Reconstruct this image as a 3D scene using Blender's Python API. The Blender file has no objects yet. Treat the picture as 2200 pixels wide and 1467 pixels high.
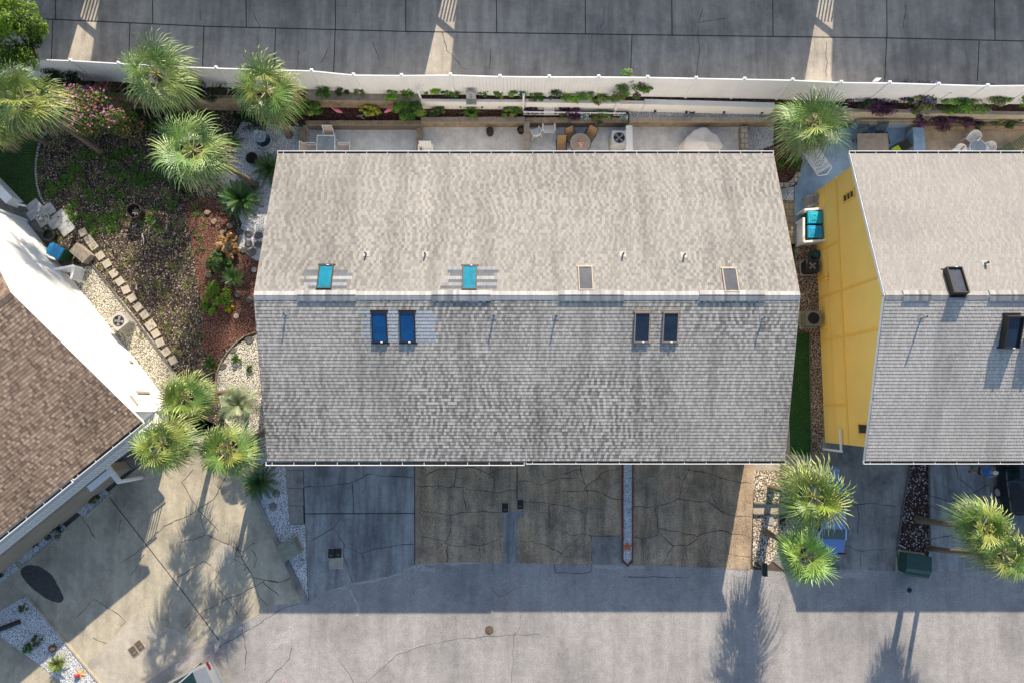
import bpy, math, random
from mathutils import Vector, Matrix, noise, Euler
R = math.radians
sc = bpy.context.scene
COL = sc.collection

# ------------------------------------------------------------------ camera, sky, sun, exposure
CAM_H, TILT, FPX = 38.0, R(5.5), 1467.0
cd = bpy.data.cameras.new('camera'); cam = bpy.data.objects.new('camera', cd); COL.objects.link(cam)
cam.location = (0, 0, CAM_H); cam.rotation_euler = (TILT, 0, 0)
cd.sensor_width = 36.0; cd.lens = 24.0; cd.clip_end = 2000; cd.clip_start = 0.5
sc.camera = cam
SUN_EL = R(28.5); SUN_DX = -0.21                       # light travels towards -Y and a little towards -X
w = bpy.data.worlds.new('World'); sc.world = w; w.use_nodes = True
nt = w.node_tree; bg = nt.nodes['Background']
sky = nt.nodes.new('ShaderNodeTexSky'); sky.sky_type = 'NISHITA'; sky.sun_disc = False
sky.sun_elevation = SUN_EL; sky.sun_rotation = math.atan2(-SUN_DX, 1.0)
sky.air_density = 1.0; sky.dust_density = 0.9; sky.ozone_density = 0.85
nt.links.new(sky.outputs[0], bg.inputs[0]); bg.inputs[1].default_value = 0.1
sl = bpy.data.lights.new('sun', 'SUN'); sl.energy = 3.75; sl.angle = R(0.5); sl.color = (1.0, 0.88, 0.71)
sun = bpy.data.objects.new('sun', sl); COL.objects.link(sun)
sdir = Vector((SUN_DX, -1.0, 0)).normalized() * math.cos(SUN_EL) - Vector((0, 0, math.sin(SUN_EL)))
sun.rotation_euler = sdir.to_track_quat('-Z', 'Y').to_euler(); sun.location = (5, 40, 40)
sc.view_settings.view_transform = 'Standard'; sc.view_settings.look = 'None'
sc.view_settings.exposure = 1.2; sc.view_settings.gamma = 1.0
sc.render.engine = 'CYCLES'; sc.cycles.use_denoising = True; sc.cycles.max_bounces = 8; sc.cycles.diffuse_bounces = 6
sc.cycles.sample_clamp_indirect = 8

# ------------------------------------------------------------------ helpers
_c, _s = math.cos(TILT), math.sin(TILT)
def ray(px, py):
    u = (px - 1100) / FPX; v = (733.5 - py) / FPX
    return Vector((u, v * _c + _s, v * _s - _c))
def at(px, py, z=0.0):                                  # survey point of the plan at height z
    d = ray(px, py); t = (z - CAM_H) / d.z
    return Vector((d.x * t, d.y * t, z))
def ats(pts, z=0.0): return [at(x, y, z) for x, y in pts]

class MB:
    def __init__(s): s.v = []; s.f = []; s.c = []; s.m = []
    def face(s, pts, col=(1, 1, 1), mi=0):
        n = len(s.v); s.v.extend([tuple(p) for p in pts]); s.f.append(tuple(range(n, n + len(pts)))); s.c.append(col); s.m.append(mi)
    def box(s, c, d, rz=0.0, col=(1, 1, 1), mi=0, M4=None, taper=1.0):
        x, y, z = c; a, b, h = d[0] / 2, d[1] / 2, d[2] / 2
        P = [Vector((sx * a * (taper if sz > 0 else 1), sy * b * (taper if sz > 0 else 1), sz * h)) for sz in (-1, 1) for sx, sy in ((-1, -1), (1, -1), (1, 1), (-1, 1))]
        cr, sr = math.cos(rz), math.sin(rz)
        P = [Vector((p.x * cr - p.y * sr + x, p.x * sr + p.y * cr + y, p.z + z)) for p in P]
        if M4: P = [M4 @ p for p in P]
        for q in ((3, 2, 1, 0), (4, 5, 6, 7), (0, 1, 5, 4), (1, 2, 6, 5), (2, 3, 7, 6), (3, 0, 4, 7)): s.face([P[i] for i in q], col, mi)
    def bar(s, p, q, wd, th, col=(1, 1, 1), mi=0, up=(0, 0, 1)):
        p = Vector(p); q = Vector(q); d = q - p; L = d.length
        if L < 1e-6: return
        d /= L; u = Vector(up); a = d.cross(u)
        if a.length < 1e-3: a = d.cross(Vector((1, 0, 0)))
        a.normalize(); b = a.cross(d)
        r = [p + a * wd / 2 * i + b * th / 2 * j for i, j in ((-1, -1), (1, -1), (1, 1), (-1, 1))]; t = [x + d * L for x in r]
        for i in range(4): s.face([r[i], r[(i + 1) % 4], t[(i + 1) % 4], t[i]], col, mi)
        s.face(r[::-1], col, mi); s.face(t, col, mi)
    def tube(s, pts, rad, n=8, col=(1, 1, 1), mi=0, cap=True):
        pts = [Vector(p) for p in pts]
        if not hasattr(rad, '__len__'): rad = [rad] * len(pts)
        rings = []
        for i, p in enumerate(pts):
            d = (pts[min(i + 1, len(pts) - 1)] - pts[max(i - 1, 0)]).normalized()
            a = d.cross(Vector((0, 0, 1))) if abs(d.z) < .95 else d.cross(Vector((0, 1, 0)))
            a.normalize(); b = d.cross(a)
            rings.append([p + (a * math.cos(2 * math.pi * k / n) + b * math.sin(2 * math.pi * k / n)) * rad[i] for k in range(n)])
        for i in range(len(rings) - 1):
            for k in range(n): s.face([rings[i][k], rings[i][(k + 1) % n], rings[i + 1][(k + 1) % n], rings[i + 1][k]], col, mi)
        if cap: s.face(rings[0][::-1], col, mi); s.face(rings[-1], col, mi)
    def lathe(s, prof, c=(0, 0, 0), n=20, col=(1, 1, 1), mi=0, cap=True):
        rings = [[Vector((c[0] + r * math.cos(2 * math.pi * k / n), c[1] + r * math.sin(2 * math.pi * k / n), c[2] + z)) for k in range(n)] for r, z in prof]
        for i in range(len(rings) - 1):
            for k in range(n): s.face([rings[i][k], rings[i][(k + 1) % n], rings[i + 1][(k + 1) % n], rings[i + 1][k]], col, mi)
        if cap:
            if prof[0][0] > 1e-4: s.face(rings[0][::-1], col, mi)
            if prof[-1][0] > 1e-4: s.face(rings[-1], col, mi)
    def prism(s, poly, z0, z1, col=(1, 1, 1), mi=0, bottom=False):
        a = [Vector((p[0], p[1], z0)) for p in poly]; b = [Vector((p[0], p[1], z1)) for p in poly]; n = len(poly)
        area = sum(poly[i][0] * poly[(i + 1) % n][1] - poly[(i + 1) % n][0] * poly[i][1] for i in range(n))
        if area < 0: a.reverse(); b.reverse()
        s.face(b, col, mi)
        if bottom: s.face(a[::-1], col, mi)
        for i in range(n): s.face([a[i], a[(i + 1) % n], b[(i + 1) % n], b[i]], col, mi)
    def shift(s, v): s.v = [(a - v[0], b - v[1], c - v[2]) for a, b, c in s.v]; return s
    def build(s, name, mats, parent=None, smooth=False, loc=None):
        if loc is not None: s.shift(loc)
        me = bpy.data.meshes.new(name); me.from_pydata(s.v, [], s.f)
        for m in (mats if isinstance(mats, (list, tuple)) else [mats]): me.materials.append(m)
        me.polygons.foreach_set('material_index', s.m)
        ca = me.color_attributes.new('Col', 'FLOAT_COLOR', 'CORNER')
        buf = []
        for f, c in zip(s.f, s.c): buf.extend((c[0], c[1], c[2], 1.0) * len(f))
        ca.data.foreach_set('color', buf)
        if smooth:
            import bmesh
            bm = bmesh.new(); bm.from_mesh(me); bmesh.ops.remove_doubles(bm, verts=bm.verts, dist=.0005)
            for f in bm.faces: f.smooth = True
            for e in bm.edges:
                if len(e.link_faces) == 2 and e.calc_face_angle(0) > R(40): e.smooth = False
            bm.to_mesh(me); bm.free()
        me.update()
        o = bpy.data.objects.new(name, me); COL.objects.link(o)
        if loc is not None: o.location = loc
        if parent: o.parent = parent
        return o

def tag(o, label, cat, group=None, kind=None):
    if label: o['label'] = label
    if cat: o['category'] = cat
    if group: o['group'] = group
    if kind: o['kind'] = kind
    return o
def thing(name, label, cat, loc=(0, 0, 0), rotz=0.0, group=None):
    o = bpy.data.objects.new(name, None); COL.objects.link(o); o.empty_display_size = .2
    o.location = loc; o.rotation_euler = (0, 0, rotz)
    return tag(o, label, cat, group)
def struct(name, mb, mat): return tag(mb.build(name, mat), None, None, None, 'structure')
def copy_tree(o, parent=None):
    c = o.copy(); COL.objects.link(c)
    if parent: c.parent = parent
    for ch in list(o.children): copy_tree(ch, c)
    return c
def dup(o, loc, rotz, label, group=None):
    c = copy_tree(o); c.location = loc; c.rotation_euler = (0, 0, rotz); c['label'] = label
    if group: c['group'] = group
    return c

# ------------------------------------------------------------------ materials
def newmat(name):
    m = bpy.data.materials.new(name); m.use_nodes = True
    t = m.node_tree; return m, t, t.nodes['Principled BSDF']
def nd(t, typ, **kw):
    n = t.nodes.new(typ)
    for k, v in kw.items(): setattr(n, k, v)
    return n
def c4(c): return (c[0], c[1], c[2], 1.0)
def coords(t, scale=(1, 1, 1), rot=0.0):
    tc = nd(t, 'ShaderNodeTexCoord'); mp = nd(t, 'ShaderNodeMapping'); mp.inputs['Scale'].default_value = scale; mp.inputs['Rotation'].default_value[2] = rot
    t.links.new(tc.outputs['Object'], mp.inputs['Vector']); return mp.outputs['Vector']
def noi(t, vec, scale, detail=4, rough=.55):
    n = nd(t, 'ShaderNodeTexNoise'); n.inputs['Scale'].default_value = scale; n.inputs['Detail'].default_value = detail; n.inputs['Roughness'].default_value = rough
    t.links.new(vec, n.inputs['Vector']); return n.outputs['Fac']
def ramp(t, fac, stops):
    n = nd(t, 'ShaderNodeValToRGB'); e = n.color_ramp.elements
    while len(e) < len(stops): e.new(.5)
    for k, (p, c) in enumerate(stops): e[k].position = p; e[k].color = c4(c)
    t.links.new(fac, n.inputs['Fac']); return n.outputs['Color']
def mix(t, a, b, fac=1.0, mode='MULTIPLY'):
    n = nd(t, 'ShaderNodeMix', data_type='RGBA', blend_type=mode)
    for sock, v in ((n.inputs[6], a), (n.inputs[7], b), (n.inputs[0], fac)):
        if isinstance(v, (int, float)): sock.default_value = v
        elif isinstance(v, tuple): sock.default_value = c4(v)
        else: t.links.new(v, sock)
    return n.outputs[2]
def gr(v): return (v, v, v)
def bumped(t, b, h, strength, dist=.02):
    n = nd(t, 'ShaderNodeBump'); n.inputs['Strength'].default_value = strength; n.inputs['Distance'].default_value = dist
    t.links.new(h, n.inputs['Height']); t.links.new(n.outputs['Normal'], b.inputs['Normal'])

def flat(name, col, rough=.6, var=.12, scale=6, metal=0.0, attr=False, spec=.4, transl=0.0, bump=0.0, coat=0.0):
    m, t, b = newmat(name); v = coords(t)
    n = noi(t, v, scale, 4); c = ramp(t, n, [(.25, gr(1 - var * 2)), (.75, gr(1 + 0 * var))])
    c = mix(t, c, tuple(col))
    if attr:
        a = nd(t, 'ShaderNodeAttribute', attribute_name='Col'); c = mix(t, c, a.outputs['Color'])
    t.links.new(c, b.inputs['Base Color']); b.inputs['Roughness'].default_value = rough; b.inputs['Metallic'].default_value = metal
    b.inputs['Specular IOR Level'].default_value = spec
    if coat: b.inputs['Coat Weight'].default_value = coat; b.inputs['Coat Roughness'].default_value = .05
    if bump: bumped(t, b, noi(t, v, scale * 6, 3), bump)
    if transl:
        tr = nd(t, 'ShaderNodeBsdfTranslucent'); t.links.new(c, tr.inputs['Color']); mx = nd(t, 'ShaderNodeMixShader'); mx.inputs[0].default_value = transl
        t.links.new(b.outputs[0], mx.inputs[1]); t.links.new(tr.outputs[0], mx.inputs[2]); t.links.new(mx.outputs[0], t.nodes['Material Output'].inputs['Surface'])
    return m

def concrete(name, base, dark, rough=.9, blot=.35, streak=.25, rot=0.0, speck=.25, sscale=28.0, tint=None):
    """poured concrete or worn asphalt: wide stains, long wash streaks, fine aggregate"""
    m, t, b = newmat(name); v = coords(t, rot=rot)
    n1 = noi(t, v, blot, 6, .62); c = ramp(t, n1, [(.32, dark), (.52, base), (.74, tuple(min(1, x * 1.12) for x in base))])
    vs = coords(t, (1.1, .14, 1), rot); n2 = noi(t, vs, 1.4, 5, .65)
    c = mix(t, c, ramp(t, n2, [(.36, gr(1 - streak * 1.6)), (.6, gr(1.0))]))
    n4 = noi(t, v, 2.6, 6, .7); c = mix(t, c, ramp(t, n4, [(.3, gr(.82)), (.65, gr(1.04))]))
    if tint: c = mix(t, c, ramp(t, noi(t, v, .55, 4), [(.45, (1, 1, 1)), (.7, tint)]))
    n3 = noi(t, v, sscale, 3, .8); c = mix(t, c, ramp(t, n3, [(.33, gr(1 - speck * 1.5)), (.5, gr(1)), (.68, gr(1 + speck))]))
    t.links.new(c, b.inputs['Base Color']); b.inputs['Roughness'].default_value = rough; b.inputs['Specular IOR Level'].default_value = .2
    bumped(t, b, n3, .25, .01); return m

def stones(name, cols, scale, gap=.12, gapcol=(.08, .07, .06), patch=None, pscale=.8, pthr=.55):
    """loose stones or chips: a cell per stone, dark between, an optional second colour drifting through"""
    m, t, b = newmat(name); v = coords(t)
    wn = nd(t, 'ShaderNodeTexNoise'); wn.inputs['Scale'].default_value = scale * .8; t.links.new(v, wn.inputs['Vector'])
    vv = mix(t, v, wn.outputs['Color'], .02, 'ADD')
    vo = nd(t, 'ShaderNodeTexVoronoi'); vo.inputs['Scale'].default_value = scale; t.links.new(vv, vo.inputs['Vector'])
    sep = nd(t, 'ShaderNodeSeparateColor'); t.links.new(vo.outputs['Color'], sep.inputs[0])
    k = len(cols); c = ramp(t, sep.outputs[0], [(i / max(1, k - 1), x) for i, x in enumerate(cols)])
    g = ramp(t, vo.outputs['Distance'], [(.5 - gap, gr(0)), (.62, gr(1))])
    c = mix(t, c, gapcol, g, 'MIX')
    c = mix(t, c, ramp(t, noi(t, v, 1.1, 5, .65), [(.3, gr(.72)), (.7, gr(1.08))]))
    if patch: c = mix(t, c, patch, ramp(t, noi(t, v, pscale, 7, .72), [(pthr, gr(0)), (pthr + .14, gr(.85))]), 'MIX')
    t.links.new(c, b.inputs['Base Color']); b.inputs['Roughness'].default_value = .9; b.inputs['Specular IOR Level'].default_value = .2
    inv = nd(t, 'ShaderNodeMath', operation='SUBTRACT'); inv.inputs[0].default_value = 1.0; t.links.new(vo.outputs['Distance'], inv.inputs[1])
    bumped(t, b, inv.outputs[0], .8, .03); return m

def pavers(name, c1, c2, mortar, bw, bh, rot=0.0, ms=.02):
    m, t, b = newmat(name); v = coords(t, rot=rot)
    br = nd(t, 'ShaderNodeTexBrick'); br.inputs['Color1'].default_value = c4(c1); br.inputs['Color2'].default_value = c4(c2); br.inputs['Mortar'].default_value = c4(mortar)
    br.inputs['Scale'].default_value = 1; br.inputs['Brick Width'].default_value = bw; br.inputs['Row Height'].default_value = bh; br.inputs['Mortar Size'].default_value = ms
    t.links.new(v, br.inputs['Vector'])
    c = mix(t, br.outputs['Color'], ramp(t, noi(t, v, 3, 5, .7), [(.3, gr(.7)), (.7, gr(1.05))]))
    t.links.new(c, b.inputs['Base Color']); b.inputs['Roughness'].default_value = .9; return m

def glass(name, col, rough=.06, spec=.6):
    m, t, b = newmat(name); v = coords(t)
    c = mix(t, ramp(t, noi(t, v, 2.2, 5, .7), [(.3, gr(.62)), (.7, gr(1.1))]), tuple(col)); t.links.new(c, b.inputs['Base Color'])
    b.inputs['Roughness'].default_value = rough; b.inputs['Specular IOR Level'].default_value = spec; return m

m_asphalt = concrete('worn_asphalt', (.355, .335, .32), (.25, .24, .235), blot=.22, streak=.1, speck=.42, sscale=30, tint=(.93, .92, .90))
m_north = concrete('north_concrete', (.46, .415, .35), (.30, .275, .24), blot=.3, streak=.2, speck=.25)
m_conc_l = concrete('tan_concrete', (.47, .415, .31), (.30, .265, .205), blot=.42, streak=.12, rot=.7, speck=.18)
m_conc_new = concrete('pale_concrete', (.46, .41, .33), (.36, .32, .26), blot=.5, streak=.08, speck=.15)
m_conc_b = concrete('grey_concrete', (.34, .335, .33), (.22, .22, .22), blot=.5, streak=.3, speck=.18)
m_aggr = concrete('exposed_aggregate', (.46, .345, .235), (.27, .205, .15), blot=.6, streak=.26, speck=.42, sscale=22, tint=(1.0, .93, .84))
m_conc_r = concrete('stained_concrete', (.32, .30, .27), (.15, .14, .13), blot=.6, streak=.2, speck=.22)
m_conc_p = concrete('light_path_concrete', (.42, .36, .28), (.33, .29, .23), blot=.7, streak=.05, speck=.15)
m_patio_blue = concrete('patio_grey_paint', (.56, .58, .60), (.42, .45, .47), blot=.7, streak=.1, speck=.1)
m_patio = concrete('patio_concrete', (.66, .65, .63), (.5, .5, .49), blot=.7, streak=.08, speck=.12)
m_patio_blue2 = concrete('patio_blue_paint', (.26, .38, .50), (.19, .29, .40), blot=.6, streak=.06, speck=.1)
m_patio_tan = concrete('patio_tan_concrete', (.56, .44, .31), (.40, .32, .225), blot=.9, streak=.1, speck=.16)
m_crack = flat('crack_dirt', (.035, .032, .03), .95)
m_seam = flat('seam_patch', (.46, .435, .41), .95, .25, 9)
m_tar = flat('asphalt_patch', (.085, .083, .08), .95, .3, 7)
m_wgravel = stones('white_pebbles', [(.52, .53, .55), (.86, .86, .85), (.72, .72, .72), (.90, .90, .89)], 22, .03, (.25, .25, .26))
m_cgravel = stones('cream_pebbles', [(.50, .46, .38), (.80, .76, .66), (.66, .6, .5)], 15, .06, (.16, .14, .1))
m_ygravel = stones('river_pebbles', [(.5, .33, .16), (.78, .7, .58), (.35, .28, .2), (.85, .82, .75)], 12, .06, (.12, .09, .06))
m_bgravel = stones('brown_pebbles', [(.22, .16, .11), (.42, .34, .25), (.30, .22, .16), (.6, .53, .43)], 13, .06, (.07, .05, .04))
m_mossgravel = stones('mossy_pebbles', [(.42, .38, .3), (.70, .66, .56), (.55, .5, .4)], 15, .06, (.14, .12, .08), (.13, .14, .04), 1.6, .56)
m_mulch = stones('old_mulch', [(.05, .038, .03), (.10, .075, .058), (.20, .15, .115), (.08, .06, .046), (.62, .50, .40)], 13, .12, (.022, .017, .013), (.15, .165, .04), 1.1, .53)
m_redmulch = stones('red_mulch', [(.13, .06, .04), (.25, .12, .085), (.18, .085, .06), (.36, .21, .16)], 16, .1, (.05, .02, .013))
m_darkmulch = stones('dark_mulch', [(.09, .04, .032), (.19, .09, .07), (.13, .06, .048)], 18, .1, (.02, .01, .008))
m_pepper = stones('mulch_with_pebbles', [(.06, .03, .025), (.1, .05, .04), (.07, .035, .03), (.75, .72, .7)], 13, .08, (.03, .015, .012))
m_grass = stones('lawn_turf', [(.03, .075, .016), (.07, .14, .03), (.045, .10, .02)], 26, .1, (.015, .03, .008))
m_turf = stones('green_turf', [(.02, .09, .02), (.05, .15, .03), (.03, .12, .024)], 30, .1, (.015, .05, .012))
m_soil = flat('bare_soil', (.12, .09, .065), .95, .3, 2)
m_timber = flat('weathered_timber', (.36, .28, .19), .9, .3, 3, bump=.3)
m_block = pavers('concrete_block', (.5, .44, .36), (.4, .35, .3), (.12, .1, .09), .42, .3)
m_brickp = pavers('tan_pavers', (.45, .34, .2), (.38, .29, .18), (.16, .12, .07), .4, .4)
m_whitew = flat('white_painted_wall', (.84, .82, .79), .7, .06, 2)
m_white = flat('white_plastic', (.80, .80, .79), .45, .04, 5)
m_vinyl = flat('white_vinyl_fence', (.83, .81, .79), .5, .05, 1.2)
m_wwall = flat('white_stucco', (.84, .83, .80), .8, .04, 1.5)
m_ywall = flat('yellow_stucco', (.95, .65, .17), .8, .04, .9, bump=.1)
m_ytrim = flat('yellow_trim', (.92, .58, .11), .7, .05, 2)
m_cream = flat('cream_stucco', (.88, .84, .76), .8, .05, 1.5)
m_bwall = flat('tan_siding', (.36, .29, .22), .8, .1, 2)
m_shingle = flat('asphalt_shingles', (1, 1, 1), .95, .08, 9, attr=True, spec=.15, bump=.15)
m_deck = flat('roof_deck', (.16, .14, .12), .9)
m_gutter = flat('white_gutter', (.78, .78, .78), .4, .05)
m_gutin = flat('gutter_grime', (.06, .065, .07), .9, .2, 4)
m_lead = flat('grey_pipe', (.36, .35, .34), .6)
m_dark = flat('dark_rubber', (.02, .02, .022), .7)
m_blackm = flat('black_metal', (.03, .03, .034), .45, metal=.3)
m_bronze = flat('bronze_frame', (.05, .042, .036), .45, metal=.4)
m_tanframe = flat('tan_frame', (.34, .26, .2), .5)
m_cyan = glass('cyan_skylight', (.008, .20, .29))
m_blue = glass('blue_skylight', (.006, .075, .22))
m_greyp = glass('grey_skylight', (.06, .065, .078), .15)
m_navy = glass('navy_skylight', (.022, .035, .06))
m_win = glass('window_glass', (.02, .024, .028))
m_fol = flat('foliage', (1, 1, 1), .6, .1, 3, attr=True, spec=.25, transl=.22)
m_frond = flat('palm_frond', (1, 1, 1), .45, .1, 3, attr=True, spec=.45, transl=.08)
m_bark = flat('palm_bark', (.24, .18, .125), .95, .35, 9, bump=.5)
m_bark2 = flat('shrub_bark', (.13, .095, .065), .95, .3, 9, bump=.4)
m_petal = flat('petals', (1, 1, 1), .6, .05, attr=True, transl=.2)
m_stone = flat('stepping_stone', (.17, .155, .14), .9, .3, 5, bump=.4)
m_paver = flat('square_paver', (.46, .40, .32), .9, .15, 3, bump=.2)
m_flag = flat('flagstone', (.44, .44, .43), .9, .25, 4, bump=.3)
m_fount = flat('fountain_stone', (.38, .44, .50), .7, .2, 6, bump=.3)
m_waterp = glass('still_water', (.02, .05, .07), .05)
m_rust = flat('rusty_steel', (.05, .038, .032), .8, .3, 8)
m_wood = flat('grey_wood', (.36, .30, .24), .85, .2, 5)
m_char = flat('charred_wood', (.06, .05, .045), .95, .3, 10)
m_binblue = flat('bin_lid_blue', (.02, .27, .55), .5, .08)
m_bincyan = flat('bin_lid_cyan', (.015, .42, .58), .5, .08)
m_bingreen = flat('bin_body_green', (.015, .10, .035), .5, .08)
m_acbody = flat('air_conditioner_case', (.42, .40, .36), .5, .08)
m_acgreen = flat('air_conditioner_green', (.20, .21, .15), .5, .08)
m_acdark = flat('coil_black', (.025, .026, .03), .6)
m_sling = flat('sling_fabric', (.30, .19, .10), .8, .1, 8)
m_sling2 = flat('sling_pale', (.42, .36, .32), .8, .08, 8)
m_tabletop = flat('tan_table_top', (.36, .31, .25), .5, .12, 6)
m_clear = glass('clear_table_glass', (.30, .36, .40), .08)
m_pink = flat('pink_cloth', (.75, .38, .30), .9, .2, 12)
m_tarp = flat('beige_cover', (.78, .72, .65), .8, .06, 3)
m_navyw = flat('navy_paint', (.03, .06, .09), .6, .15)
m_lime = flat('lime_cushion', (.40, .55, .04), .8)
m_greenp = flat('green_lounger', (.12, .16, .09), .6, .12)
m_trans = flat('transformer_green', (.025, .075, .06), .45, .12, 3)
m_orange = flat('orange_star', (.65, .13, .025), .7)
m_red = flat('red_ornament', (.6, .04, .04), .5)
m_brick = flat('red_brick', (.20, .06, .045), .9, .25, 9)
m_cabinet = flat('cabinet_metal', (.30, .29, .22), .6, .25, 3)
m_iron = flat('cast_iron', (.15, .11, .08), .8, .3, 12)
m_carsilver = flat('silver_paint', (.34, .355, .375), .25, .03, 2, metal=.5, coat=.6)
m_carblue = flat('blue_paint', (.17, .29, .55), .25, .03, 2, metal=.3, coat=.6)
m_cardark = flat('dark_paint', (.012, .016, .02), .25, .03, 2, metal=.2, coat=.6)
m_carglass = glass('car_glass', (.008, .026, .026), .03)
m_lamp = flat('tail_lamp', (.20, .008, .012), .2)
m_tyre = flat('tyre', (.02, .02, .02), .9)
m_skin = flat('skin', (.50, .29, .19), .6)
m_shirt = flat('blue_shirt', (.03, .18, .55), .9, .12, 10)
m_short = flat('dark_shorts', (.04, .06, .10), .9)
m_hair = flat('white_cap', (.7, .69, .66), .8)
# ------------------------------------------------------------------ ground
rng = random.Random(7)
LAY = .005
def sheet(name, pts, mat, layer, z=0.0):
    mb = MB(); P = ats(pts, z + layer * LAY)
    ar = sum(P[i].x * P[(i + 1) % len(P)].y - P[(i + 1) % len(P)].x * P[i].y for i in range(len(P)))
    if ar < 0: P.reverse()
    mb.face(P); return mb, mat, name
def done(s): return struct(s[2], s[0], s[1])
def line(mb, pts, wd, z, mi=1, jit=0.0, seed=1):
    """a crack, joint or seam lying on a slab as a thin strip"""
    r = random.Random(seed); W = [at(x, y, z) for x, y in pts]; P = []
    for a, b in zip(W[:-1], W[1:]):
        n = max(1, int((b - a).length / .28)) if jit else 1
        for k in range(n):
            p = a.lerp(b, k / n)
            if jit and k: p += Vector((r.uniform(-jit, jit), r.uniform(-jit, jit), 0))
            P.append(p)
    P.append(W[-1])
    S = []; zo = (seed % 40) * .00006
    for k, p in enumerate(P):
        d = P[min(k + 1, len(P) - 1)] - P[max(k - 1, 0)]
        if d.length < 1e-5: continue
        d.normalize(); q = Vector((-d.y, d.x, 0)) * wd / 2 * (r.uniform(.45, 1.3) if jit else 1); u = Vector((0, 0, zo)); S.append((p - q + u, p + q + u))
    for (a, b), (c, e) in zip(S[:-1], S[1:]): mb.face([a, c, e, b], (1, 1, 1), mi)

g = MB(); g.face([(-400, -400, -.02), (400, -400, -.02), (400, 400, -.02), (-400, 400, -.02)]); struct('ground', g, m_soil)
mb, _, _ = sheet('street', [(-1500, 1900), (-300, 1600), (250, 1490), (420, 1392), (555, 1318), (598, 1297), (662, 1292), (700, 1268), (760, 1250), (835, 1237), (892, 1211), (1000, 1205), (1340, 1211),
     (1610, 1222), (1690, 1228), (1830, 1222), (1960, 1226), (2200, 1226), (3200, 1226), (3200, 3000), (-1500, 3000)], None, 1)
for k, (p, wd) in enumerate([([(785, 1467), (850, 1408), (910, 1387), (960, 1376), (1050, 1366), (1160, 1362)], .018), ([(1120, 1320), (1118, 1345), (1104, 1365), (1099, 1467)], .02), ([(975, 1320), (980, 1345)], .02), ([(627, 1390), (622, 1415), (570, 1467)], .03),
        ([(1032, 1370), (1050, 1390)], .015), ([(730, 1420), (760, 1467)], .02), ([(1330, 1239), (1480, 1240)], .015), ([(1058, 1210), (1062, 1240)], .02), ([(1190, 1207), (1193, 1228)], .03), ([(1193, 1229), (1240, 1231), (1270, 1227)], .03), ([(1270, 1227), (1271, 1205)], .025),
        ([(1055, 1265), (1075, 1282), (1110, 1262)], .02), ([(1640, 1420), (1635, 1467)], .02), ([(520, 1350), (530, 1400), (525, 1440)], .035), ([(470, 1390), (540, 1350), (600, 1310), (650, 1292)], .03), ([(1350, 1237), (1460, 1240)], .02)]): line(mb, p, wd, LAY + .003, 1, .05, k)
for k, (p, wd) in enumerate([([(752, 1266), (760, 1285), (771, 1312), (765, 1322)], .16), ([(595, 1372), (628, 1352), (625, 1340)], .3), ([(590, 1385), (632, 1364)], .35), ([(700, 1268), (760, 1252), (835, 1240), (890, 1216), (960, 1209), (1050, 1207)], .14), ([(1275, 1214), (1330, 1216), (1385, 1217)], .3),
        ([(1535, 1228), (1600, 1233)], .34), ([(1690, 1240), (1780, 1234), (1860, 1236)], .25), ([(905, 1220), (935, 1224)], .3), ([(790, 1455), (850, 1402), (910, 1382)], .05)]): line(mb, p, wd, LAY + .002, 2, .08, k)
struct('street', mb, [m_asphalt, m_crack, m_seam])

# left fan-shaped driveway
mb, _, _ = sheet('driveway', [(395, 880), (470, 915), (560, 985), (545, 1055), (664, 1293), (598, 1298), (555, 1320), (420, 1395), (300, 1470), (100, 1600), (-250, 1600), (-250, 1100), (60, 1200), (300, 1000)], None, 2)
for k, (p, wd) in enumerate([([(235, 1068), (330, 1190), (400, 1280), (470, 1375)], .045)]): line(mb, p, wd, 2 * LAY + .003, 1)
cr = [[(415, 1008), (390, 1035), (405, 1060), (430, 1100), (470, 1140)], [(352, 1130), (400, 1110), (460, 1070), (495, 1010)], [(315, 1165), (352, 1130), (380, 1115)], [(430, 1105), (440, 1150), (390, 1165), (380, 1130)], [(445, 1148), (480, 1165), (520, 1185), (548, 1165)], [(480, 1165), (500, 1200), (530, 1215), (540, 1240), (600, 1250), (630, 1237)],
      [(500, 1160), (520, 1200), (540, 1230), (555, 1280), (575, 1300)], [(520, 1275), (570, 1245), (600, 1250)], [(175, 1110), (205, 1155)], [(260, 1115), (255, 1145)], [(200, 1285), (240, 1310), (270, 1335), (258, 1345)], [(165, 1325), (200, 1288)], [(280, 1235), (310, 1190)], [(380, 1240), (440, 1205), (470, 1230), (450, 1260)], [(395, 1350), (440, 1310), (480, 1290), (520, 1275)],
      [(200, 1370), (260, 1395)], [(460, 1250), (490, 1290), (510, 1320)], [(515, 1170), (505, 1195), (535, 1195), (525, 1225)], [(540, 1180), (552, 1200), (545, 1220)], [(565, 1250), (600, 1280)], [(255, 1210), (300, 1180), (340, 1140)]]
for k, p in enumerate(cr): line(mb, p, .03, 2 * LAY + .003, 1, .05, 50 + k)
struct('driveway', mb, [m_conc_l, m_crack])
mb, m, n = sheet('driveway', [(190, 1420), (300, 1312), (322, 1338), (372, 1350), (430, 1385), (330, 1455), (250, 1500), (170, 1500)], m_conc_new, 3); done((mb, m, n))
mb, m, n = sheet('driveway', [(450, 1195), (475, 1165), (498, 1172), (502, 1200), (485, 1220), (455, 1222)], m_conc_new, 3); done((mb, m, n))
OV = [(44, 1228), (58, 1214), (82, 1216), (108, 1232), (126, 1260), (136, 1284), (127, 1294), (98, 1284), (62, 1256)]; SM = []
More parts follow.
